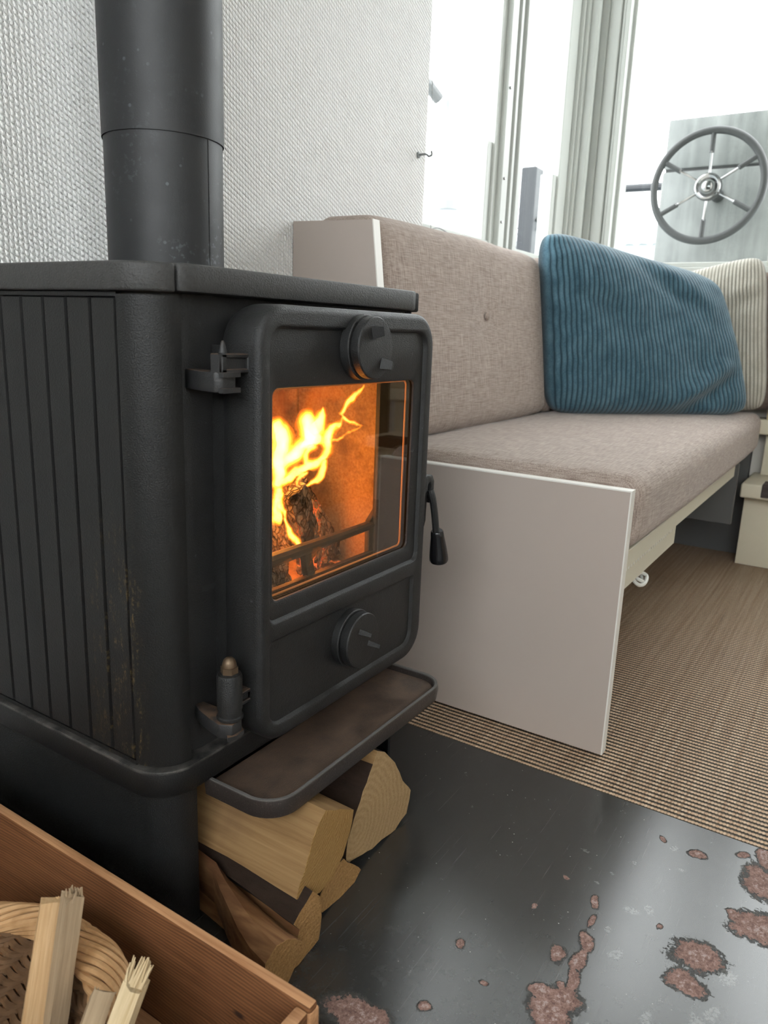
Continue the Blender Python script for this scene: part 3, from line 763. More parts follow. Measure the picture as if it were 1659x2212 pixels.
tube(bm, ax, [.0070, .0082, .0088, .0108, .0122, .0124, .0110, .006], 20); fin('handle_grip', bm, M['gloss_black'], door)['label'] = 'glossy black tapered grip'
# hinges
def hinge_arm(x0, x1, z0, z1, y0, y1):
    bm = BM(); box(bm, x0, x1, y0 + .003, y1, z0, z1)
    box(bm, x0, x1, y0, y0 + .004, z1 - .0035, z1); box(bm, x0, x1, y0, y0 + .004, z0, z0 + .0035); box(bm, x0, x0 + .006, y0, y0 + .004, z0, z1); box(bm, x1 - .004, x1, y0, y0 + .004, z0, z1)
    return bevel(bm, .0008, 1)
# upper
fin('hinge_arm', hinge_arm(.4575, .492, .5505, .5665, .452, .466), M['rust'], door)
bm = BM(); lathe(bm, [(.0040, .565), (.0036, .568), (.0018, .5755), (.0008, .577)], (.4665, .460, 0), 'z', 12); fin('hinge_pin', bm, M['rust'], door)
bm = BM()
prism(bm, [(.468, .508), (.463, .497), (.4575, .475), (.4560, .460), (.4600, .4545), (.474, .4525), (.4765, .468), (.476, .508)], 'z', .5345, .5515); bevel(bm, .0015, 2)
box(bm, .456, .4765, .4495, .4545, .5475, .5515); box(bm, .456, .4765, .4495, .4545, .5345, .5385); fin('hinge_lug', bm, M['rust'], st)
# lower
bm = BM()
prism(bm, [(.470, .508), (.4635, .495), (.4575, .475), (.4545, .460), (.461, .4485), (.474, .449), (.479, .457), (.479, .470), (.4785, .508)], 'z', .2165, .2310); bevel(bm, .0015, 2)
prism(bm, [(.455, .449), (.463, .4455), (.475, .4475), (.4805, .457), (.477, .462), (.46, .455)], 'z', .2165, .2205); fin('hinge_lug', bm, M['rust'], st)
bm = BM(); lathe(bm, [(.0115, .2325), (.0125, .2335), (.0125, .2355), (.0110, .2365), (.0110, .2420), (.0118, .2425), (.0118, .275), (.0108, .2775), (.0085, .2785)], (.4680, .4585, 0), 'z', 24); fin('hinge_barrel', bm, M['iron'], door)
fin('hinge_arm', hinge_arm(.470, .493, .2425, .2560, .452, .466), M['rust'], door)
bm = BM(); lathe(bm, [(.0082, .2780), (.0082, .2845)], (.4680, .4585, 0), 'z', 6); lathe(bm, [(.0066, .2840), (.0066, .287), (.0056, .2905), (.0035, .2930), (.001, .2938)], (.4680, .4585, 0), 'z', 16); fin('dome_nut', bm, M['brass'], door)['label'] = 'brassy dome nut'

# ------------------------------------------------------------------ flue pipe
fl = thing('flue_pipe', 'black steel flue pipe rising from the stove top in front of the white wall', 'flue pipe', (.637, .715, .6365))
FX, FY = .637, .715
bm = BM()
lathe(bm, [(.0648, .6365), (.0648, .790), (.0640, .800), (.060, .800), (.060, .6365)], (FX, FY, 0), 'z', 72); fin('lower_pipe', bm, M['pipe'], fl)
bm = BM(); a0 = -1.50
pts = [(FX + .0650 * math.cos(a), FY + .0650 * math.sin(a)) for a in [a0 + .001 * i for i in range(0, 14)]]
box(bm, FX + .0646 * math.cos(a0) - .0004, FX + .0646 * math.cos(a0) + .0005, FY + .0646 * math.sin(a0) - .0006, FY + .0646 * math.sin(a0) + .0006, .6365, .7885)
fin('pipe_seam', bm, M['steel_sheet'], fl)
bm = BM(); lathe(bm, [(.0648, .786), (.0662, .785), (.0664, .787), (.0664, ZC - .001), (.062, ZC - .001), (.062, .80), (.0648, .79)], (FX, FY, 0), 'z', 72); fin('upper_pipe', bm, M['pipe'], fl)

# ------------------------------------------------------------------ the fire
fire_light = bpy.data.lights.new('fire_glow', 'POINT'); fire_light.color = (1.0, 0.28, 0.035); fire_light.energy = 1.1; fire_light.shadow_soft_size = 0.05
flo = bpy.data.objects.new('fire_glow', fire_light); flo.location = (.655, .575, .395); C.objects.link(flo)
fl2 = bpy.data.lights.new('ember_glow', 'POINT'); fl2.color = (1.0, 0.27, 0.03); fl2.energy = 1.1; fl2.shadow_soft_size = 0.03
fo2 = bpy.data.objects.new('ember_glow', fl2); fo2.location = (.70, .56, .33); C.objects.link(fo2)

def burn_log(name, label, path, r, n, mat, seed, flat=.8, rot=0.0):
    P = cr(path, 14); F = frames(P); bm = BM(); rings = []
    sec = [(-1, -.62), (.95, -.75), (1.05, .55), (-.1, .9), (-.95, .5)]
    ring = []
    for i in range(len(sec)):
        a, b = sec[i], sec[(i + 1) % len(sec)]
        for k in range(7): ring.append((a[0] + (b[0] - a[0]) * k / 7, a[1] + (b[1] - a[1]) * k / 7))
    for i, (p, u, v) in enumerate(F):
        c, s_ = math.cos(rot), math.sin(rot)
        rings.append([p + u * r * (a * c - b * s_) + v * r * flat * (a * s_ + b * c) for a, b in ring])
    loft(bm, rings, True, (True, True)); bmesh.ops.recalc_face_normals(bm, faces=bm.faces)
    roughen(bm, r * .14, 70, seed); roughen(bm, r * .10, 260, seed)
    return tag(fin(name, bm, mat, sharp=18), label, 'log', 'logs burning in the stove')
burn_log('burning_log', 'ash-grey charred log leaning upright inside the stove', [(.672, .552, .405), (.690, .553, .365), (.708, .556, .318), (.715, .560, .296)], .0165, 10, M['char'], 1.0, .7)
burn_log('burning_log', 'dark half-burnt log leaning behind the ash-grey one', [(.712, .600, .402), (.735, .592, .360), (.760, .580, .312), (.764, .58, .296)], .024, 10, M['char2'], 2.0, .75)
burn_log('burning_log', 'cracked charred log lying low at the front of the fire', [(.480, .538, .302), (.54, .540, .303), (.60, .545, .301), (.645, .552, .298)], .026, 12, M['char'], 3.0, .85)
burn_log('burning_log', 'orange-lit log lying behind the retainer bar left of the leaning log', [(.500, .585, .345), (.58, .585, .345), (.64, .588, .338), (.690, .590, .332)], .028, 12, M['char2'], 4.0, .85)
bm = BM()
nx, ny = 40, 22; gv = [[bm.verts.new((.462 + .338 * i / nx, .520 + .232 * j / ny, .2685 + .012 * (0.5 + noise.noise(Vector((i * .35, j * .35, 3)))) + .02 * math.exp(-((j - 10) / 7) ** 2))) for j in range(ny + 1)] for i in range(nx + 1)]
for i in range(nx):
    for j in range(ny): bm.faces.new((gv[i][j], gv[i + 1][j], gv[i + 1][j + 1], gv[i][j + 1]))
e = tag(fin('ember_bed', bm, M['ember']), 'bed of glowing embers and ash on the stove grate', 'embers'); e['kind'] = 'stuff'

FLAME_SPINES = {
    'A': [(0.6584, 0.5652, 0.4768, 0.0055), (0.6634, 0.563, 0.4654, 0.007), (0.6627, 0.5633, 0.4528, 0.007), (0.66, 0.5646, 0.4403, 0.0063), (0.6615, 0.5639, 0.4246, 0.0063), (0.6587, 0.5652, 0.4133, 0.0049)],
    'B': [(0.6941, 0.5497, 0.4831, 0.0059), (0.7003, 0.5472, 0.4707, 0.0083), (0.6976, 0.5485, 0.4579, 0.0068), (0.6829, 0.5546, 0.4488, 0.0059), (0.67, 0.5602, 0.4396, 0.0053), (0.6608, 0.5643, 0.4317, 0.0056)],
    'C': [(0.7135, 0.5415, 0.5001, 0.0011), (0.7122, 0.5421, 0.493, 0.0029), (0.7084, 0.5438, 0.4832, 0.0046), (0.7041, 0.5457, 0.4719, 0.0057)],
    'D': [(0.7388, 0.5317, 0.4899, 0.001), (0.7327, 0.5342, 0.4807, 0.0017), (0.7258, 0.537, 0.4723, 0.0038), (0.7206, 0.5392, 0.4624, 0.0055), (0.7213, 0.539, 0.4506, 0.0035), (0.7173, 0.5407, 0.4399, 0.0032), (0.7058, 0.5454, 0.4334, 0.0043), (0.6936, 0.5503, 0.4307, 0.0043), (0.6803, 0.5559, 0.423, 0.0037), (0.6709, 0.5599, 0.4166, 0.0037), (0.663, 0.5633, 0.413, 0.0037)],
    'E': [(0.6992, 0.5478, 0.452, 0.0037), (0.6926, 0.5506, 0.4438, 0.0031), (0.6928, 0.5506, 0.4337, 0.0034)],
    'F': [(0.718, 0.5405, 0.4332, 0.0023), (0.7116, 0.5432, 0.4189, 0.0029), (0.7002, 0.5478, 0.4089, 0.0022), (0.6881, 0.5528, 0.4048, 0.0017), (0.6812, 0.5556, 0.4106, 0.0016), (0.6834, 0.5546, 0.4184, 0.002), (0.6938, 0.5503, 0.4234, 0.002)],
    'G': [(0.7358, 0.5328, 0.4922, 0.0017), (0.7386, 0.5317, 0.4958, 0.0023), (0.7448, 0.5292, 0.5028, 0.0026), (0.7535, 0.5258, 0.5113, 0.0022), (0.7622, 0.5224, 0.5206, 0.0013), (0.7656, 0.5211, 0.5271, 0.0006)],
    'H': [(0.7358, 0.5328, 0.493, 0.0015), (0.7406, 0.5311, 0.4855, 0.0022), (0.7491, 0.528, 0.4793, 0.0018), (0.7602, 0.524, 0.4758, 0.0012), (0.7702, 0.5204, 0.4741, 0.0004)],
    'I': [(0.6343, 0.538, 0.4097, 0.0016), (0.6302, 0.538, 0.4035, 0.002), (0.6366, 0.538, 0.387, 0.002), (0.643, 0.538, 0.3731, 0.0021), (0.6507, 0.538, 0.3601, 0.0024), (0.6595, 0.538, 0.3495, 0.0027), (0.6664, 0.538, 0.3384, 0.003), (0.6699, 0.538, 0.3324, 0.0014)],
    'J': [(0.6353, 0.545, 0.4099, 0.0035), (0.6354, 0.545, 0.3946, 0.0038), (0.6375, 0.545, 0.3772, 0.0041)],
    'V': [(0.7325, 0.5797, 0.4478, 0.009), (0.7354, 0.5785, 0.4688, 0.0127), (0.7349, 0.5785, 0.4883, 0.0119), (0.7378, 0.5772, 0.503, 0.0089), (0.7506, 0.5723, 0.5116, 0.0067), (0.7708, 0.5648, 0.5097, 0.0046), (0.7813, 0.5611, 0.5072, 0.0021)],
    'W': [(0.6933, 0.5952, 0.4824, 0.0073), (0.6947, 0.5946, 0.4997, 0.0065), (0.705, 0.5902, 0.511, 0.0044), (0.7202, 0.584, 0.5166, 0.0021)],
    'X': [(0.7271, 0.5367, 0.4576, 0.0017), (0.7398, 0.5317, 0.4643, 0.0018), (0.7545, 0.5261, 0.4709, 0.0013), (0.768, 0.5212, 0.4747, 0.0007)],
}

def mk_flame(name, col, strength):
    """burning gas: a body of light-emitting volume, no surface"""
    t = NT(name); em = t.n('Emission'); t.put(em.inputs['Color'], col); t.put(em.inputs['Strength'], strength)
    t.t.links.new(em.outputs[0], t.out.inputs['Volume'])
    return t.m
fire = thing('fire', 'bright yellow flames rising over the logs behind the stove glass', 'fire', (.65, .56, .30))

def flame_nodes(mat, warp, wscale, res, level):
    ng = bpy.data.node_groups.new('flame_volume', 'GeometryNodeTree')
    ng.interface.new_socket('Geometry', in_out='INPUT', socket_type='NodeSocketGeometry')
    ng.interface.new_socket('Geometry', in_out='OUTPUT', socket_type='NodeSocketGeometry')
    N = lambda ty: ng.nodes.new(ty); Lk = ng.links.new
    gi, go = N('NodeGroupInput'), N('NodeGroupOutput')
    pos = N('GeometryNodeInputPosition')
    nz = N('ShaderNodeTexNoise'); nz.inputs['Scale'].default_value = wscale; nz.inputs['Detail'].default_value = 2.5
    st = N('ShaderNodeVectorMath'); st.operation = 'MULTIPLY'; st.inputs[1].default_value = (1, 1, .6); Lk(pos.outputs[0], st.inputs[0]); Lk(st.outputs[0], nz.inputs['Vector'])
    sb = N('ShaderNodeVectorMath'); sb.operation = 'SUBTRACT'; sb.inputs[1].default_value = (.5, .5, .5); Lk(nz.outputs['Color'], sb.inputs[0])
    sc_ = N('ShaderNodeVectorMath'); sc_.operation = 'SCALE'; sc_.inputs['Scale'].default_value = warp; Lk(sb.outputs[0], sc_.inputs[0])
    ad = N('ShaderNodeVectorMath'); ad.operation = 'ADD'; Lk(pos.outputs[0], ad.inputs[0]); Lk(sc_.outputs[0], ad.inputs[1])
    sn = N('GeometryNodeSampleNearest'); sn.domain = 'POINT'; Lk(gi.outputs[0], sn.inputs['Geometry']); Lk(ad.outputs[0], sn.inputs['Sample Position'])
    pr_ = N('GeometryNodeSampleIndex'); pr_.data_type = 'FLOAT_VECTOR'; Lk(gi.outputs[0], pr_.inputs['Geometry']); Lk(sn.outputs[0], pr_.inputs['Index']); p2 = N('GeometryNodeInputPosition'); Lk(p2.outputs[0], pr_.inputs['Value'])
    rd = N('GeometryNodeSampleIndex'); rd.data_type = 'FLOAT'; Lk(gi.outputs[0], rd.inputs['Geometry']); Lk(sn.outputs[0], rd.inputs['Index'])
    na = N('GeometryNodeInputNamedAttribute'); na.data_type = 'FLOAT'; na.inputs['Name'].default_value = 'rad'; Lk(na.outputs['Attribute'], rd.inputs['Value'])
    ds = N('ShaderNodeVectorMath'); ds.operation = 'DISTANCE'; Lk(ad.outputs[0], ds.inputs[0]); Lk(pr_.outputs[0], ds.inputs[1])
    dv = N('ShaderNodeMath'); dv.operation = 'DIVIDE'; Lk(ds.outputs['Value'], dv.inputs[0]); Lk(rd.outputs[0], dv.inputs[1])
    mr = N('ShaderNodeMapRange'); mr.interpolation_type = 'SMOOTHSTEP'
    for k, v in zip(('From Min', 'From Max', 'To Min', 'To Max'), (1.12, .30, 0, 1)): mr.inputs[k].default_value = v
    Lk(dv.outputs[0], mr.inputs['Value'])
    vc = N('GeometryNodeVolumeCube'); Lk(mr.outputs[0], vc.inputs['Density'])
    bb = N('GeometryNodeBoundBox'); Lk(gi.outputs[0], bb.inputs[0])
    for out_, in_, off in (('Min', 'Min', -.02), ('Max', 'Max', .02)):
        o_ = N('ShaderNodeVectorMath'); o_.operation = 'ADD'; o_.inputs[1].default_value = (off,) * 3; Lk(bb.outputs[out_], o_.inputs[0]); Lk(o_.outputs[0], vc.inputs[in_])
    for k, v in zip(('Resolution X', 'Resolution Y', 'Resolution Z'), res): vc.inputs[k].default_value = v
    vm = N('GeometryNodeVolumeToMesh'); vm.inputs['Threshold'].default_value = level; Lk(vc.outputs[0], vm.inputs[0]); Lk(vm.outputs[0], go.inputs[0])
    return ng
def flame(keys, mats, warp, wscale, res, gain):
    base = LOC[fire.name]; vs, rs = [], []
    for k in keys:
        S = FLAME_SPINES[k]; P = cr([p[:3] for p in S], 10); n = len(P)
        for i, p in enumerate(P):
            t = i / (n - 1) * (len(S) - 1); a = min(int(t), len(S) - 2)
            vs.append(Vector(p) - base); rs.append((S[a][3] + (S[a + 1][3] - S[a][3]) * (t - a)) * gain[k])
    me = bpy.data.meshes.new('flame'); me.from_pydata(vs, [], [])
    at = me.attributes.new('rad', 'FLOAT', 'POINT'); at.data.foreach_set('value', rs)
    tmp = bpy.data.objects.new('flame_build', me); C.objects.link(tmp)
    for mat, level in mats:
        md = tmp.modifiers.new('flame', 'NODES'); md.node_group = flame_nodes(mat, warp, wscale, res, level)
        bpy.context.view_layer.update()
        nm = bpy.data.meshes.new_from_object(tmp.evaluated_get(bpy.context.evaluated_depsgraph_get()))
        tmp.modifiers.remove(md)
        nm.name = 'flame'; nm.materials.clear(); nm.materials.append(mat)
        o = bpy.data.objects.new('flame', nm); C.objects.link(o); o.parent = fire; LOC[o.name] = base
    bpy.data.objects.remove(tmp)
flame('ABCDEFGHIJX', [(mk_flame('flame_edge', (1.0, .22, .012), 60), .12), (mk_flame('flame_body', (1.0, .36, .02), 110), .38), (mk_flame('flame_heart', (1.0, .58, .07), 200), .66), (mk_flame('flame_white', (1.0, .72, .25), 260), .90)],
      .014, 68, (130, 64, 170), dict(A=2.5, B=2.6, C=2.4, D=2.2, E=2.0, F=2.0, G=2.1, H=1.9, I=2.0, J=2.4, X=1.6))
flame('VW', [(mk_flame('flame_veil', (1.0, .17, .01), 5), .15), (mk_flame('flame_veil_inner', (1.0, .2, .012), 5), .6)], .030, 38, (80, 44, 80), dict(V=2.0, W=2.2))

# ------------------------------------------------------------------ split logs under the stove
LG = 'split logs stored under the stove'
def split_log(label, poly, y0, y1, mats, skew=(0, 0), seg=14, rough=.0012, seed=0, side_mats=None, squeeze=None):
    """poly: end face in (x,z); side_mats: material index per edge"""
    root = thing('split_log', label, 'log', (sum(p[0] for p in poly) / len(poly), y0, min(p[1] for p in poly)), LG)
    # refine the outline
    P = []; SM = []
    for i in range(len(poly)):
        a, b = poly[i], poly[(i + 1) % len(poly)]; d = math.hypot(b[0] - a[0], b[1] - a[1]); k = max(1, int(d / .009))
        for q in range(k):
            P.append((a[0] + (b[0] - a[0]) * q / k, a[1] + (b[1] - a[1]) * q / k)); SM.append(side_mats[i] if side_mats else 0)
    bm = BM(); rings = []
    for j in range(seg + 1):
        t = j / seg; y = y0 + (y1 - y0) * t
        sq = 1 - .80 * min(1, t / .36) ** 1.5
        PP = [(squeeze + (x - squeeze) * sq, z) for x, z in P] if squeeze else P     # the billet was split to a wedge
        rings.append([(x + skew[0] * t + rough * noise.noise(Vector((x * 90, y * 22 + seed, z * 90))) * 1.6, y, max(z + skew[1] * t + rough * noise.noise(Vector((x * 90 + 9, y * 22, z * 90 + seed))) * 1.6, .0027)) for x, z in PP])
    R = loft(bm, rings, True)
    n = len(P)
    bm.faces.ensure_lookup_table()
    for fi, f in enumerate(bm.faces): f.material_index = SM[fi % n]
    bm.faces.new(R[-1])
    fin('log_body', bm, mats[:-1], root, 28)
    # the sawn end
    bm = BM(); c = (sum(p[0] for p in P) / n, sum(p[1] for p in P) / n)
    layers = [[(c[0] + (x - c[0]) * s, y0 - .0006 + .0012 * noise.noise(Vector((x * 200 * s, z * 200 * s, seed))), max(c[1] + (z - c[1]) * s, .0027)) for x, z in rings_xz(rings[0])] for s in (1.0, .8, .55, .3)]
    loft(bm, layers, True, (False, True)); loft(bm, [layers[0], rings[0]], True)
    fin('sawn_end', bm, mats[-1], root, 60)
    return root
def rings_xz(r): return [(p[0], p[2]) for p in r]
split_log('square-split tan log lying on top of the pile under the stove',
          [(.478, .063), (.494, .053), (.514, .045), (.534, .047), (.553, .063), (.564, .082), (.570, .107), (.522, .133), (.505, .118), (.489, .085)], .385, .70,
          [M['log_side'], M['end_tan']], (0, .012), seed=1)
split_log('big pale log with growth rings and dark hollow, farthest right under the stove',
          [(.588, .020), (.640, .008), (.690, .003), (.716, .010), (.724, .038), (.704, .062), (.684, .096), (.660, .122), (.645, .131), (.636, .118), (.607, .078), (.590, .050)], .405, .70,
          [M['log_side'], M['bark'], M['end_pale']], (0, 0), seed=2, side_mats=[1, 1, 1, 1, 1, 1, 1, 1, 0, 1, 1, 1])
split_log('small rough-sawn brown log wedged low between tan log and floor',
          [(.522, .024), (.530, .006), (.560, .003), (.588, .004), (.600, .012), (.566, .046), (.540, .046)], .393, .68,
          [M['bark'], M['end_fuzzy']], seed=3)
split_log('dark-barked reddish log lying on the plate at lower left under the stove',
          [(.461, .053), (.470, .040), (.464, .028), (.450, .012), (.446, .003), (.480, .003), (.500, .006), (.5035, .030), (.500, .057), (.4885, .069)], .374, .70,
          [M['log_side_red'], M['bark'], M['end_fuzzy']], (.045, -.012), seed=4, side_mats=[1, 0, 0, 0, 0, 0, 0, 1, 1, 1])
split_log('half-round log with brown split face nearest the wooden box under the stove',
          [(.412, .052), (.410, .020), (.428, .003), (.440, .003), (.452, .014), (.4635, .027), (.4635, .036), (.454, .046), (.443, .054), (.428, .0585)], .366, .70,
          [M['log_side_red'], M['end_fuzzy']], (.045, 0), seed=5, squeeze=.464)

# ------------------------------------------------------------------ wooden box, basket and kindling
wb_ = thing('wooden_box', 'oiled pine finger-jointed box holding a wicker basket beside the stove', 'box', (.17, .5, 0.0025))
BZ = .122
def board(nm, *a):
    bm = BM(); box(bm, *a); bevel(bm, .0022, 2)
    bm.faces.ensure_lookup_table()
    for f in bm.faces:
        if f.normal.z > .7: f.material_index = 1
    return fin(nm, bm, [M['board'], M['board_edge']], wb_)
board('side_board', .3475, .3568, .2665, .80, .0035, BZ)
board('side_board', -.0585, -.0475, .2665, .80, .0035, BZ)
board('back_board', -.0475, .3475, .789, .80, .0035, BZ)
board('front_board', -.0475, .3472, .2675, .2785, .0035, BZ - .003)
board('bottom_board', -.0475, .3475, .2785, .789, .0035, .012)
for i, z in enumerate((.095, .055, .015)):
    bm = bbox(.3470, .3576, .2655, .2790, z, z + .022, .0015); fin('finger_joint', bm, M['board_edge'], wb_)

bk_ = thing('wicker_basket', 'oval tan wicker basket with a braided rim standing inside the pine box', 'basket', (.17, .480, .012))
BCX, BCY, BRX, BRY = .168, .474, .137, .112
def ell(a, k, z, n=2.5):
    c, s = math.cos(a), math.sin(a); sx = math.copysign(abs(c) ** (2 / n), c); sy = math.copysign(abs(s) ** (2 / n), s)
    return Vector((BCX + BRX * k * sx, BCY + BRY * k * sy, z))
for ph in range(12):
    bm = BM(); pts = []
    N = 240
    for i in range(N):
        a = 2 * PI * i / N; w = a * 4 + ph * 2 * PI / 12
        rr = .0120 + .0025 * math.sin(3 * a + ph)
        p = ell(a, 1 + rr * math.cos(w) / .135, .100 + .0085 * math.sin(w)); pts.append(p)
    tube(bm, pts, .0027 + .0003 * (ph % 3), 7, True); fin('rim_strand', bm, M['wicker'], bk_)
bm = BM()
lv = 17
for l in range(lv):
    t = l / (lv - 1); z = .018 + .080 * t; k = .70 + .27 * t ** .8; pts = []
    N = 200
    for i in range(N):
        a = 2 * PI * i / N; pts.append(ell(a, k + .018 * math.sin(a * 24 + l * PI * .5), z + .0012 * math.sin(a * 24 + l * PI * .5 + 1)))
    tube(bm, pts, .0030, 6, True)
wv = fin('wicker_weave', bm, M['wicker_dark'], bk_); wv['kind'] = 'stuff'
bm = BM()
for i in range(36):
    a = 2 * PI * i / 36; tube(bm, [ell(a, .71, .016), ell(a, .86, .05), ell(a, .975, .1)], .0028, 6)
wv = fin('stake', bm, M['wicker_dark'], bk_); wv['kind'] = 'stuff'
bm = BM(); prism(bm, [tuple(ell(2 * PI * i / 40, .70, 0))[:2] for i in range(40)], 'z', .013, .018); fin('basket_base', bm, M['wicker_dark'], bk_)

def stick(label, a, b, w, d, mats, frayed=0, tw=0.0, seed=0):
    """split stick from a (bottom) to b (top); w,d = cross section"""
    A, B_ = Vector(a), Vector(b); L = (B_ - A).length; z = (B_ - A).normalized()
    toc = (Vector((0, 0, .59)) - B_); v = (toc - z * toc.dot(z)).normalized()
    v = (Matrix.Rotation(tw, 3, z) @ v); u = v.cross(z).normalized()
    bm = BM(); rings = []; n = 10
    sec = [(-w / 2, -d / 2), (0, -d / 2), (w / 2, -d / 2), (w / 2, d / 2), (0, d / 2), (-w / 2, d / 2)]
    for j in range(n + 1):
        t = L * j / n; ring = []
        for q, (p_, r_) in enumerate(sec):
            e_ = 0.0012 * noise.noise(Vector((q * 3.1 + seed, t * 30, seed)))
            ring.append((p_ * (1 + e_ * 30), r_ + e_, t + (frayed * random.uniform(-.003, .004) if j == n else 0)))
        rings.append(ring)
    loft(bm, rings, True, (True, True))
    if frayed:
        for q in range(int(22 * frayed)):
            x = random.uniform(-w / 2, w / 2) * .9; y = random.uniform(-d / 2, d / 2) * .9; h = random.uniform(.003, .009) * frayed
            s = .0011; lx = random.uniform(-.003, .003)
            loft(bm, [[(x - s, y - s, L - .002), (x + s, y - s, L - .002), (x + s, y + s, L - .002), (x - s, y + s, L - .002)], [(x + lx - s * .3, y - s * .3, L + h), (x + lx + s * .3, y - s * .3, L + h), (x + lx + s * .3, y + s * .3, L + h), (x + lx - s * .3, y + s * .3, L + h)]], True, (True, True))
    o = fin('kindling_stick', bm, mats, None, 30)
    Mx = Matrix(((u.x, v.x, z.x, A.x), (u.y, v.y, z.y, A.y), (u.z, v.z, z.z, A.z), (0, 0, 0, 1)))
    o.matrix_world = Mx
    return tag(o, label, 'kindling', 'kindling sticks in the basket')
stick('smooth square kindling stick, leftmost in the basket', (.242, .457, .022), (.285, .4685, .156), .0160, .010, M['kindling'], 0.15, 0.1, 1)
stick('rough split kindling stick with ragged top, right of the smooth one', (.2556, .447, .022), (.288, .446, .169), .0135, .012, M['kindling_grey'], 0.8, 0.45, 2)
stick('short greyish kindling stick slanting in the front of the basket', (.205, .350, .110), (.268, .389, .129), .0145, .009, M['kindling_grey'], 0.5, 0.15, 3)
stick('broken stub with torn pale fibres behind the slanting stick', (.215, .348, .085), (.282, .371, .136), .0145, .013, [M['splinter']], 2.0, -0.3, 4)

# ------------------------------------------------------------------ bench sofa
sf = thing('bench_sofa', 'built-in bench sofa with taupe linen cushions and grey end panel along the window wall', 'sofa', (1.6, .55, 0))
PX0, PX1 = 1.005, 1.022
bm = BM()
poly = [(.250, .004), (YW - .001, .004), (YW - .001, .7560), (.6775, .7525), (.632, .394), (.250, .3925)]
prism(bm, poly, 'x', PX0 + .0006, PX1); fin('end_panel', bm, M['panel_grey'], sf)
bm = BM()   # white edge band: front edge, top edge, leaning riser edge, riser top
def strip(a, b, off):
    d = Vector((b[0] - a[0], b[1] - a[1])); d.normalize(); nrm = Vector((d.y, -d.x)) * off
    prism(bm, [a, b, (b[0] + nrm.x, b[1] + nrm.y), (a[0] + nrm.x, a[1] + nrm.y)], 'x', PX0, PX1 + .0004)
box(bm, PX0, PX1 + .0004, .2485, .2504, .004, .3945); box(bm, PX0, PX1 + .0004, .2504, .632, .3925, .3945)
strip((.6775, .7530), (.632, .394), .0020)
fin('edge_band', bm, M['edge_white'], sf)
# cushions
def cushion(name, x0, x1, y0, y1, z0, z1, r, mat, bulge=.01, shear=None, nx=26, ny=14, nz=6, seed=0, dims=()):
    """soft box: superellipsoid-rounded box grid with crown; shear = dy at the top"""
    bm = BM(); bmesh.ops.create_cube(bm, size=2.0)
    bmesh.ops.subdivide_edges(bm, edges=bm.edges[:], cuts=23, use_grid_fill=True)
    hx, hy, hz = (x1 - x0) / 2, (y1 - y0) / 2, (z1 - z0) / 2
    for v in bm.verts:
        u = v.co.copy(); p = Vector((u.x * hx, u.y * hy, u.z * hz))
        # concentrate the grid near the edges
        for k, h in enumerate((hx, hy, hz)):
            s = u[k]; lin = s * h; near = math.copysign(h - (1 - abs(s)) * r * 3.0, s) if abs(s) > .72 else s / .72 * (h - .28 * r * 3.0)
            p[k] = near if h > r * 1.6 else lin
        q = Vector([max(-h + r, min(h - r, c)) for c, h in zip(p, (hx, hy, hz))]); d = p - q
        if d.length > 1e-9: p = q + d.normalized() * min(r, d.length if (abs(d.x) < 1e-9) + (abs(d.y) < 1e-9) + (abs(d.z) < 1e-9) == 2 else r)
        fx, fy, fz = p.x / hx, p.y / hy, p.z / hz
        b = bulge
        p.z += b * fz * (1 - fx ** 4) * (1 - fy ** 4); p.y += b * fy * (1 - fx ** 4) * (1 - fz ** 4)
        w = Vector((p.x + (x0 + x1) / 2, p.y + (y0 + y1) / 2, p.z + (z0 + z1) / 2))
        if shear: w.y += shear * (w.z - z0) / (z1 - z0)
        for (dx, dy, dz, rad, dep) in dims:
            dd = (w - Vector((dx, dy, dz))).length
            if w.y < (y0 + y1) / 2 + (shear or 0) / 2: w.y += dep * math.exp(-(dd / rad) ** 1.2)
        w += Vector((0, 0, .0025 * noise.noise(w * 7 + Vector((seed, 0, 0)))))
        v.co = w
    return fin(name, bm, mat, sf, 60)
cushion('seat_cushion', 1.024, 2.285, .243, .690, .302, .410, .028, M['taupe'], .006, seed=1)
back = cushion('back_cushion', 1.024, 1.722, .640, .768, .414, .766, .030, M['taupe'], .008, .047, seed=2, dims=((1.402, .662, .625, .035, .012),))
for bx in (1.402, 1.700):
    bm = BM(); lathe(bm, [(.0085, .6655), (.0085, .663), (.006, .6605), (.002, .6595)], (bx, .010 if bx > 1.5 else 0, .6245), 'y', 16); fin('cushion_button', bm, M['taupe'], sf)
cushion('back_cushion', 1.726, 2.30, .640, .768, .414, .766, .030, M['taupe'], .008, .047, seed=3)
cushion('end_cushion', 2.303, 2.375, .110, .700, .420, .772, .022, M['brown_fabric'], .006, seed=4)
bm = BM(); box(bm, 1.022, 2.00, .256, .272, .273, .300); box(bm, 1.022, 2.28, .272, .70, .288, .300); bevel(bm, .001, 1); fin('seat_rail', bm, M['cream_metal'], sf)
bm = BM(); box(bm, 1.022, 1.40, .262, .275, .2335, .2735); bevel(bm, .0012, 1); fin('lower_rail', bm, M['cream_metal'], sf)
bm = BM()
for i in range(26): lathe(bm, [(.0026, .2624), (.0026, .2612)], (1.035 + i * .0135, 0, .2655), 'y', 8)
o = fin('rail_hole', bm, M['edge_white'], sf); o['kind'] = 'stuff'
fin('far_support', bbox(2.03, 2.046, .252, .70, .146, .300, .001, 1), M['dark_panel'], sf)
fin('back_support', bbox(1.03, 2.30, .70, .715, .002, .30), M['dark_panel'], sf)
fin('shade_board', bbox(2.315, 2.345, .2615, .70, .002, .345), M['dark_panel'], sf)  # added dark board standing in for the shade on the wall under the bench
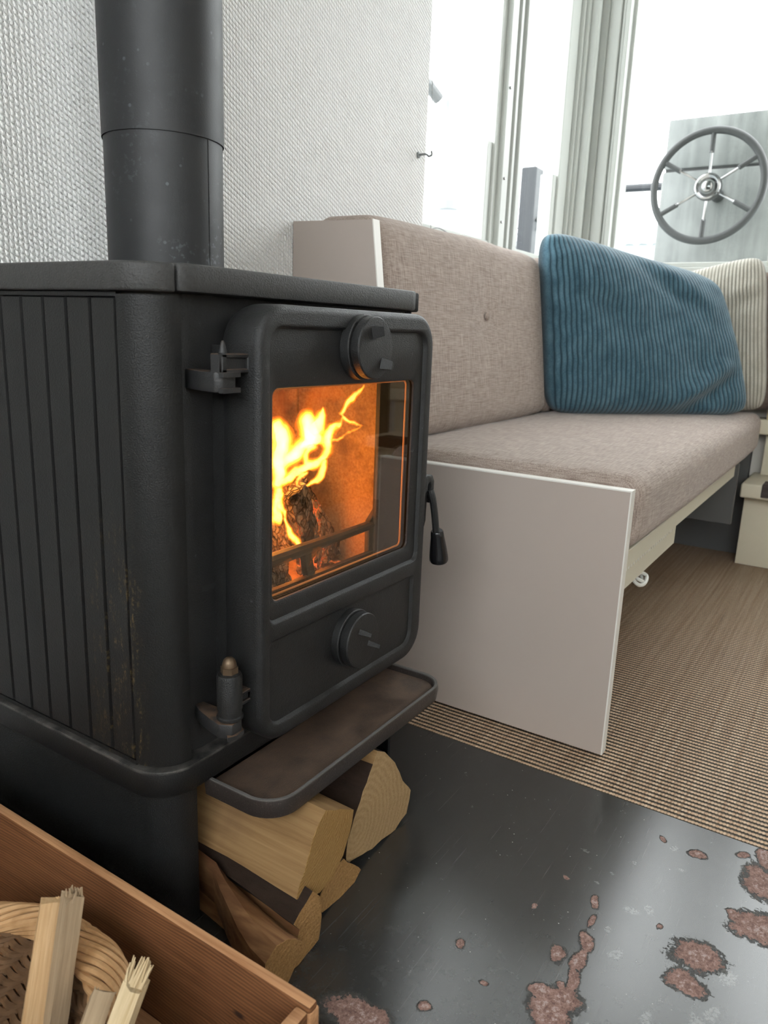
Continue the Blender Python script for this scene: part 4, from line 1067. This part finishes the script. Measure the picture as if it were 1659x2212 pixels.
bm = BM(); tube(bm, cr([(1.18, .285, .235), (1.182, .276, .220), (1.195, .268, .208), (1.225, .266, .204), (1.250, .270, .209), (1.235, .277, .217), (1.205, .276, .217), (1.215, .268, .209), (1.245, .275, .201), (1.262, .290, .232)], 6), .0032, 8)
tag(fin('white_cable', bm, M['cable_white']), 'looped white cable hanging under the sofa rail', 'cable')
bm = bbox(1.27, 1.30, .280, .296, .215, .234, .003); tag(fin('cable_clip', bm, M['cable_white']), 'small white clip hanging under the sofa rail farther back', 'clip')

# ------------------------------------------------------------------ pillows
def pillow(name, label, c, mat, thick, ridges, nv, seed, pinch=.10, amp=.0020, folds=(), pk=1.0):
    """c: bl, br, tr, tl corners of the seam line"""
    c = [Vector(p) for p in c]
    nrm = ((c[1] - c[0]).cross(c[3] - c[0])).normalized()
    nu = ridges * 6
    bm = BM(); lay = bm.verts.layers.float.new('ridge')
    def P(u, v, side):
        uu, vv = 2 * u - 1, 2 * v - 1
        # sides bow inwards between the corners
        pu = uu * (1 - pinch * (1 - vv * vv) * 0.6 * abs(uu) ** 3); pv = vv * (1 - pinch * (1 - uu * uu) * 0.6 * abs(vv) ** 3)
        r = .90; k = max(abs(uu), abs(vv))
        U, V = (pu + 1) / 2, (pv + 1) / 2
        p = c[0] * (1 - U) * (1 - V) + c[1] * U * (1 - V) + c[2] * U * V + c[3] * (1 - U) * V
        ctr = sum(c, Vector()) / 4
        cornerness = (abs(uu) * abs(vv)) ** 5
        p = p.lerp(ctr, .105 * cornerness)
        h = thick * ((1 - uu ** 4) ** .55 * (1 - vv ** 4) ** .55) ** .8 if k < 1 else 0
        h += .010 * noise.noise(Vector((u * 3.2 + seed, v * 3.2, side * 4.0))) * (1 - k ** 6) + .004 * noise.noise(Vector((u * 8 + seed, v * 9, side * 2.0))) * (1 - k ** 6)
        for (u0, v0, u1, v1, wd, dp) in folds:
            d = Vector((u1 - u0, v1 - v0)); q = Vector((u - u0, v - v0)); t = max(0, min(1, q.dot(d) / d.length_squared)); ds = (q - d * t)
            sg = math.copysign(1, d.x * q.y - d.y * q.x); L = ds.length / wd
            h += dp * (sg * L * 2.2 * math.exp(-L * L)) * math.sin(PI * min(1, max(0.05, t))) ** .7 * (1 - k ** 8)
        h += .0055 * math.sin(v * 46 + 3 * noise.noise(Vector((v * 4, u * 6, seed)))) * math.exp(-u / .09) * (1 - k ** 10) * pk
        rd = abs(math.sin(PI * u * ridges)) ** .7
        h += amp * rd * (1 - k ** 10)
        return p + nrm * (h * side if side == 1 else -h * .4), rd
    grids = []
    for side in (1, -1):
        g = []
        for i in range(nu + 1):
            col = []
            for j in range(nv + 1):
                u = i / nu; v = j / nv
                v = .5 + .5 * math.copysign(1 - (1 - abs(2 * v - 1)) ** 1.35, 2 * v - 1)
                if side == -1 and (i in (0, nu) or j in (0, nv)): col.append(grids[0][i][j]); continue
                p, rd = P(u, v, side); vt = bm.verts.new(p); vt[lay] = rd; col.append(vt)
            g.append(col)
        grids.append(g)
        for i in range(nu):
            for j in range(nv): bm.faces.new((g[i][j], g[i + 1][j], g[i + 1][j + 1], g[i][j + 1]))
    return tag(fin(name, bm, mat, None, 80), label, 'pillow')
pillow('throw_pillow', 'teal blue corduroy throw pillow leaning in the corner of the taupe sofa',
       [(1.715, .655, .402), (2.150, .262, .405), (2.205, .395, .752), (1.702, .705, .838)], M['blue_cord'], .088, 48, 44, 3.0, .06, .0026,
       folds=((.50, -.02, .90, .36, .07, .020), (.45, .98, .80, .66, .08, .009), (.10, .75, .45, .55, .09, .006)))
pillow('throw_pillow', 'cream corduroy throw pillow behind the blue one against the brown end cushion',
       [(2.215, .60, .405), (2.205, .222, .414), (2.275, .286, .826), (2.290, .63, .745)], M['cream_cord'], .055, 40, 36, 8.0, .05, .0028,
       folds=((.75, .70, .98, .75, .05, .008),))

# ------------------------------------------------------------------ steps by the glazed door
sp = thing('step_unit', 'cream painted wooden steps with dark ribbed treads at the far right', 'steps', (2.25, 0, 0))
fin('lower_box', bbox(2.212, 2.376, -.55, .250, .001, .196, .002), M['step_cream'], sp)
fin('lower_tread', bbox(2.150, 2.376, -.55, .2555, .1965, .2345, .005, 3), M['step_cream'], sp)
fin('upper_box', bbox(2.330, 2.376, -.55, .232, .235, .350, .002), M['step_cream'], sp)
fin('upper_tread', bbox(2.290, 2.376, -.55, .2600, .3505, .392, .005, 3), M['step_cream'], sp)
fin('upper_riser', bbox(2.291, 2.301, -.55, .234, .3925, .530, .002), M['beige_wood'], sp)
bm = BM()
sec = [(2.148, .2100)]
for i in range(4): z = .2035 + i * .0085; box(bm, 2.1462, 2.151, -.50, .205, z, z + .0052)
for i in range(7): x = 2.153 + i * .009; box(bm, x, x + .0055, -.50, .205, .2335, .2378)
box(bm, 2.1478, 2.150, -.50, .205, .203, .2372); box(bm, 2.149, 2.216, -.50, .205, .2335, .2352)
bevel(bm, .001, 1); fin('tread_grip', bm, M['ribbed_dark'], sp)
# cabinet beyond the steps (added out of view to be mirrored in the stove glass)
cb = thing('cabinet', 'olive-grey low cabinet added beyond the steps as a reflection for the stove glass', 'cabinet', (2.0, -1.2, 0))
fin('carcass', bbox(1.93, 2.376, -2.1, -.60, .002, .72, .003), M['olive'], cb)
for i, (a, b) in enumerate(((-2.08, -1.58), (-1.57, -1.07), (-1.06, -.62))): fin('door', bbox(1.912, 1.929, a, b, .03, .70, .003), M['olive'], cb)

# ------------------------------------------------------------------ outside, seen through the glass
hc = thing('helm_console', 'weathered stainless steel helm console standing outside the end window', 'console', (3.2, .55, -.2))
fin('lower_panel', bbox(3.10, 3.55, .335, .790, -.2, 1.200, .006), M['steel_plate'], hc)
fin('upper_panel', bbox(3.098, 3.53, .338, .787, 1.208, 1.379, .006), M['steel_plate'], hc)
fin('joint_seal', bbox(3.106, 3.54, .343, .782, 1.198, 1.210), M['grey_rubber'], hc)
sw = thing('steering_wheel', 'six-spoke boat steering wheel with dark grey rim on the steel console', 'steering wheel', (2.90, .585, 1.105))
WX, WY, WZ, WR = 2.90, .586, 1.106, .176
bm = BM(); tube(bm, [(WX, WY + WR * math.cos(2 * PI * i / 72), WZ + WR * math.sin(2 * PI * i / 72)) for i in range(72)], .0125, 12, True); fin('rim', bm, M['grey_rubber'], sw)
for k in range(6):
    a = PI / 2 + k * PI / 3; c, s = math.cos(a), math.sin(a)
    bm = BM(); tube(bm, [(WX + .012, WY + .03 * c, WZ + .03 * s), (WX + .006, WY + .10 * c, WZ + .10 * s), (WX, WY + .112 * c, WZ + .112 * s)], [.0042, .0042, .0065], 8); sp_ = fin('spoke', bm, M['chrome'], sw)
    bm = BM(); tube(bm, [(WX + .004, WY + .106 * c, WZ + .106 * s), (WX, WY + (WR - .006) * c, WZ + (WR - .006) * s)], .0085, 10); fin('spoke_sleeve', bm, M['grey_rubber'], sp_)
bm = BM(); lathe(bm, [(.045, WX + .02), (.045, WX + .006), (.041, WX - .004), (.036, WX - .006), (.024, WX + .003), (.019, WX + .003), (.017, WX - .006), (.009, WX - .010), (.002, WX - .011)], (0, WY, WZ), 'x', 36); fin('hub', bm, M['chrome'], sw)
bm = BM(); lathe(bm, [(.022, WX + .018), (.022, 3.0965)], (0, WY, WZ), 'x', 20); fin('shaft', bm, M['grey_rubber'], sw)
bm = BM(); tube(bm, [(3.9, .60, 1.29), (3.9, 1.0, 1.296), (3.9, 1.5, 1.300)], .019, 10); tube(bm, [(3.9, 1.5, 1.306), (3.9, 1.5, -1.0)], .011, 8)
tag(fin('deck_rail', bm, M['post_dark']), 'dark metal deck rail outside, left of the steering wheel', 'rail')
bl = thing('building', 'low white building with a grey tiled roof far outside behind the helm', 'building', (9, 2.6, -1))
fin('wall', bbox(9.0, 12, .5, 5.5, -1.0, 1.62), M['brick_far'], bl)
bm = BM(); prism(bm, [(8.85, 1.62), (12.2, 1.62), (10.5, 2.0)], 'y', .4, 5.6); fin('roof', bm, M['tile'], bl)
bm = BM(); 
for i in range(34):
    y = .5 + i * .15; tube(bm, [(8.83, y, 1.64), (9.6, y, 1.83)], .045, 6)
o = fin('roof_tile', bm, M['brick_far'], bl); o['kind'] = 'stuff'
pp = thing('mooring_post', 'pale blue-grey post with a dark band outside the left window', 'post', (4.57, 2.5, -1))
bm = BM(); lathe(bm, [(.058, -1.0), (.058, 2.04), (.045, 2.06)], (4.585, 2.5, 0), 'z', 20); fin('post_body', bm, M['post_pale'], pp)
bm = BM(); lathe(bm, [(.060, 1.36), (.064, 1.365), (.064, 1.415), (.060, 1.42)], (4.585, 2.5, 0), 'z', 20); fin('post_band', bm, M['steel_plate'], pp)
bm = BM(); tube(bm, cr([(4.0, 2.56, 2.15), (4.25, 2.58, 2.08), (4.40, 2.59, 2.065), (4.50, 2.56, 2.00)], 6), .036, 10)
tag(fin('crossarm', bm, M['grey_rubber']), 'dark grey curved bar reaching in from behind the wall outside', 'bar')
dp = thing('steel_post', 'dark blue steel post with a twisted strap outside the right window', 'post', (6.0, 2.5, -1))
bm = BM(); box(bm, 5.925, 6.085, 2.47, 2.60, -1.0, 1.875); bevel(bm, .01, 1); fin('post_body', bm, M['post_dark'], dp)
bm = BM(); tube(bm, cr([(6.13, 2.45, 1.88), (6.20, 2.45, 1.89), (6.27, 2.45, 1.90), (6.22, 2.45, 1.80), (6.16, 2.45, 1.66), (6.09, 2.45, 1.52), (6.05, 2.455, 1.42)], 5), .014, 8)
tube(bm, cr([(6.14, 2.45, 1.88), (6.15, 2.45, 1.76), (6.17, 2.45, 1.66), (6.21, 2.45, 1.58), (6.20, 2.45, 1.55)], 5), .014, 8); fin('strap', bm, M['post_dark'], dp)
bm = BM(); lathe(bm, [(.018, 2.47), (.018, 2.455), (.008, 2.45)], (6.0, 0, 1.49), 'y', 12); fin('bolt', bm, M['chrome'], dp)
bm = BM()
tube(bm, [(4.9, 2.72, 1.297), (5.267, 2.72, 1.344), (5.782, 2.72, 1.411), (6.235, 2.72, 1.464), (7.382, 2.72, 1.619), (7.9, 2.72, 1.685)], .0065, 6)
tube(bm, [(4.9, 2.72, 1.20), (5.407, 2.72, 1.262), (6.256, 2.72, 1.356), (7.9, 2.72, 1.54)], .0065, 6)
tube(bm, [(4.9, 2.72, 1.612), (6.2, 2.72, 1.606), (7.9, 2.72, 1.585)], .005, 6)
tube(bm, [(5.40, 2.72, 1.362), (5.40, 2.72, -1)], .009, 6); tube(bm, [(7.88, 2.72, 1.72), (7.88, 2.72, -1)], .012, 6); tube(bm, [(4.92, 2.72, 1.64), (4.92, 2.72, -1)], .012, 6)
tag(fin('wire_railing', bm, M['rail_wire']), 'thin wire railing outside behind the dark post', 'railing')
bm = BM(); tube(bm, [(6.76 + .11 * math.cos(2 * PI * i / 32), 2.680, 1.37 + .11 * math.sin(2 * PI * i / 32)) for i in range(32)], .035, 10, True)
tag(fin('lifebuoy', bm, M['red']), 'red ring buoy outside just left of the blue pillow', 'lifebuoy')
o = fin('canal', bbox(-12, 40, -20, 40, -1.2, -1.0), M['water']); o['kind'] = 'structure'
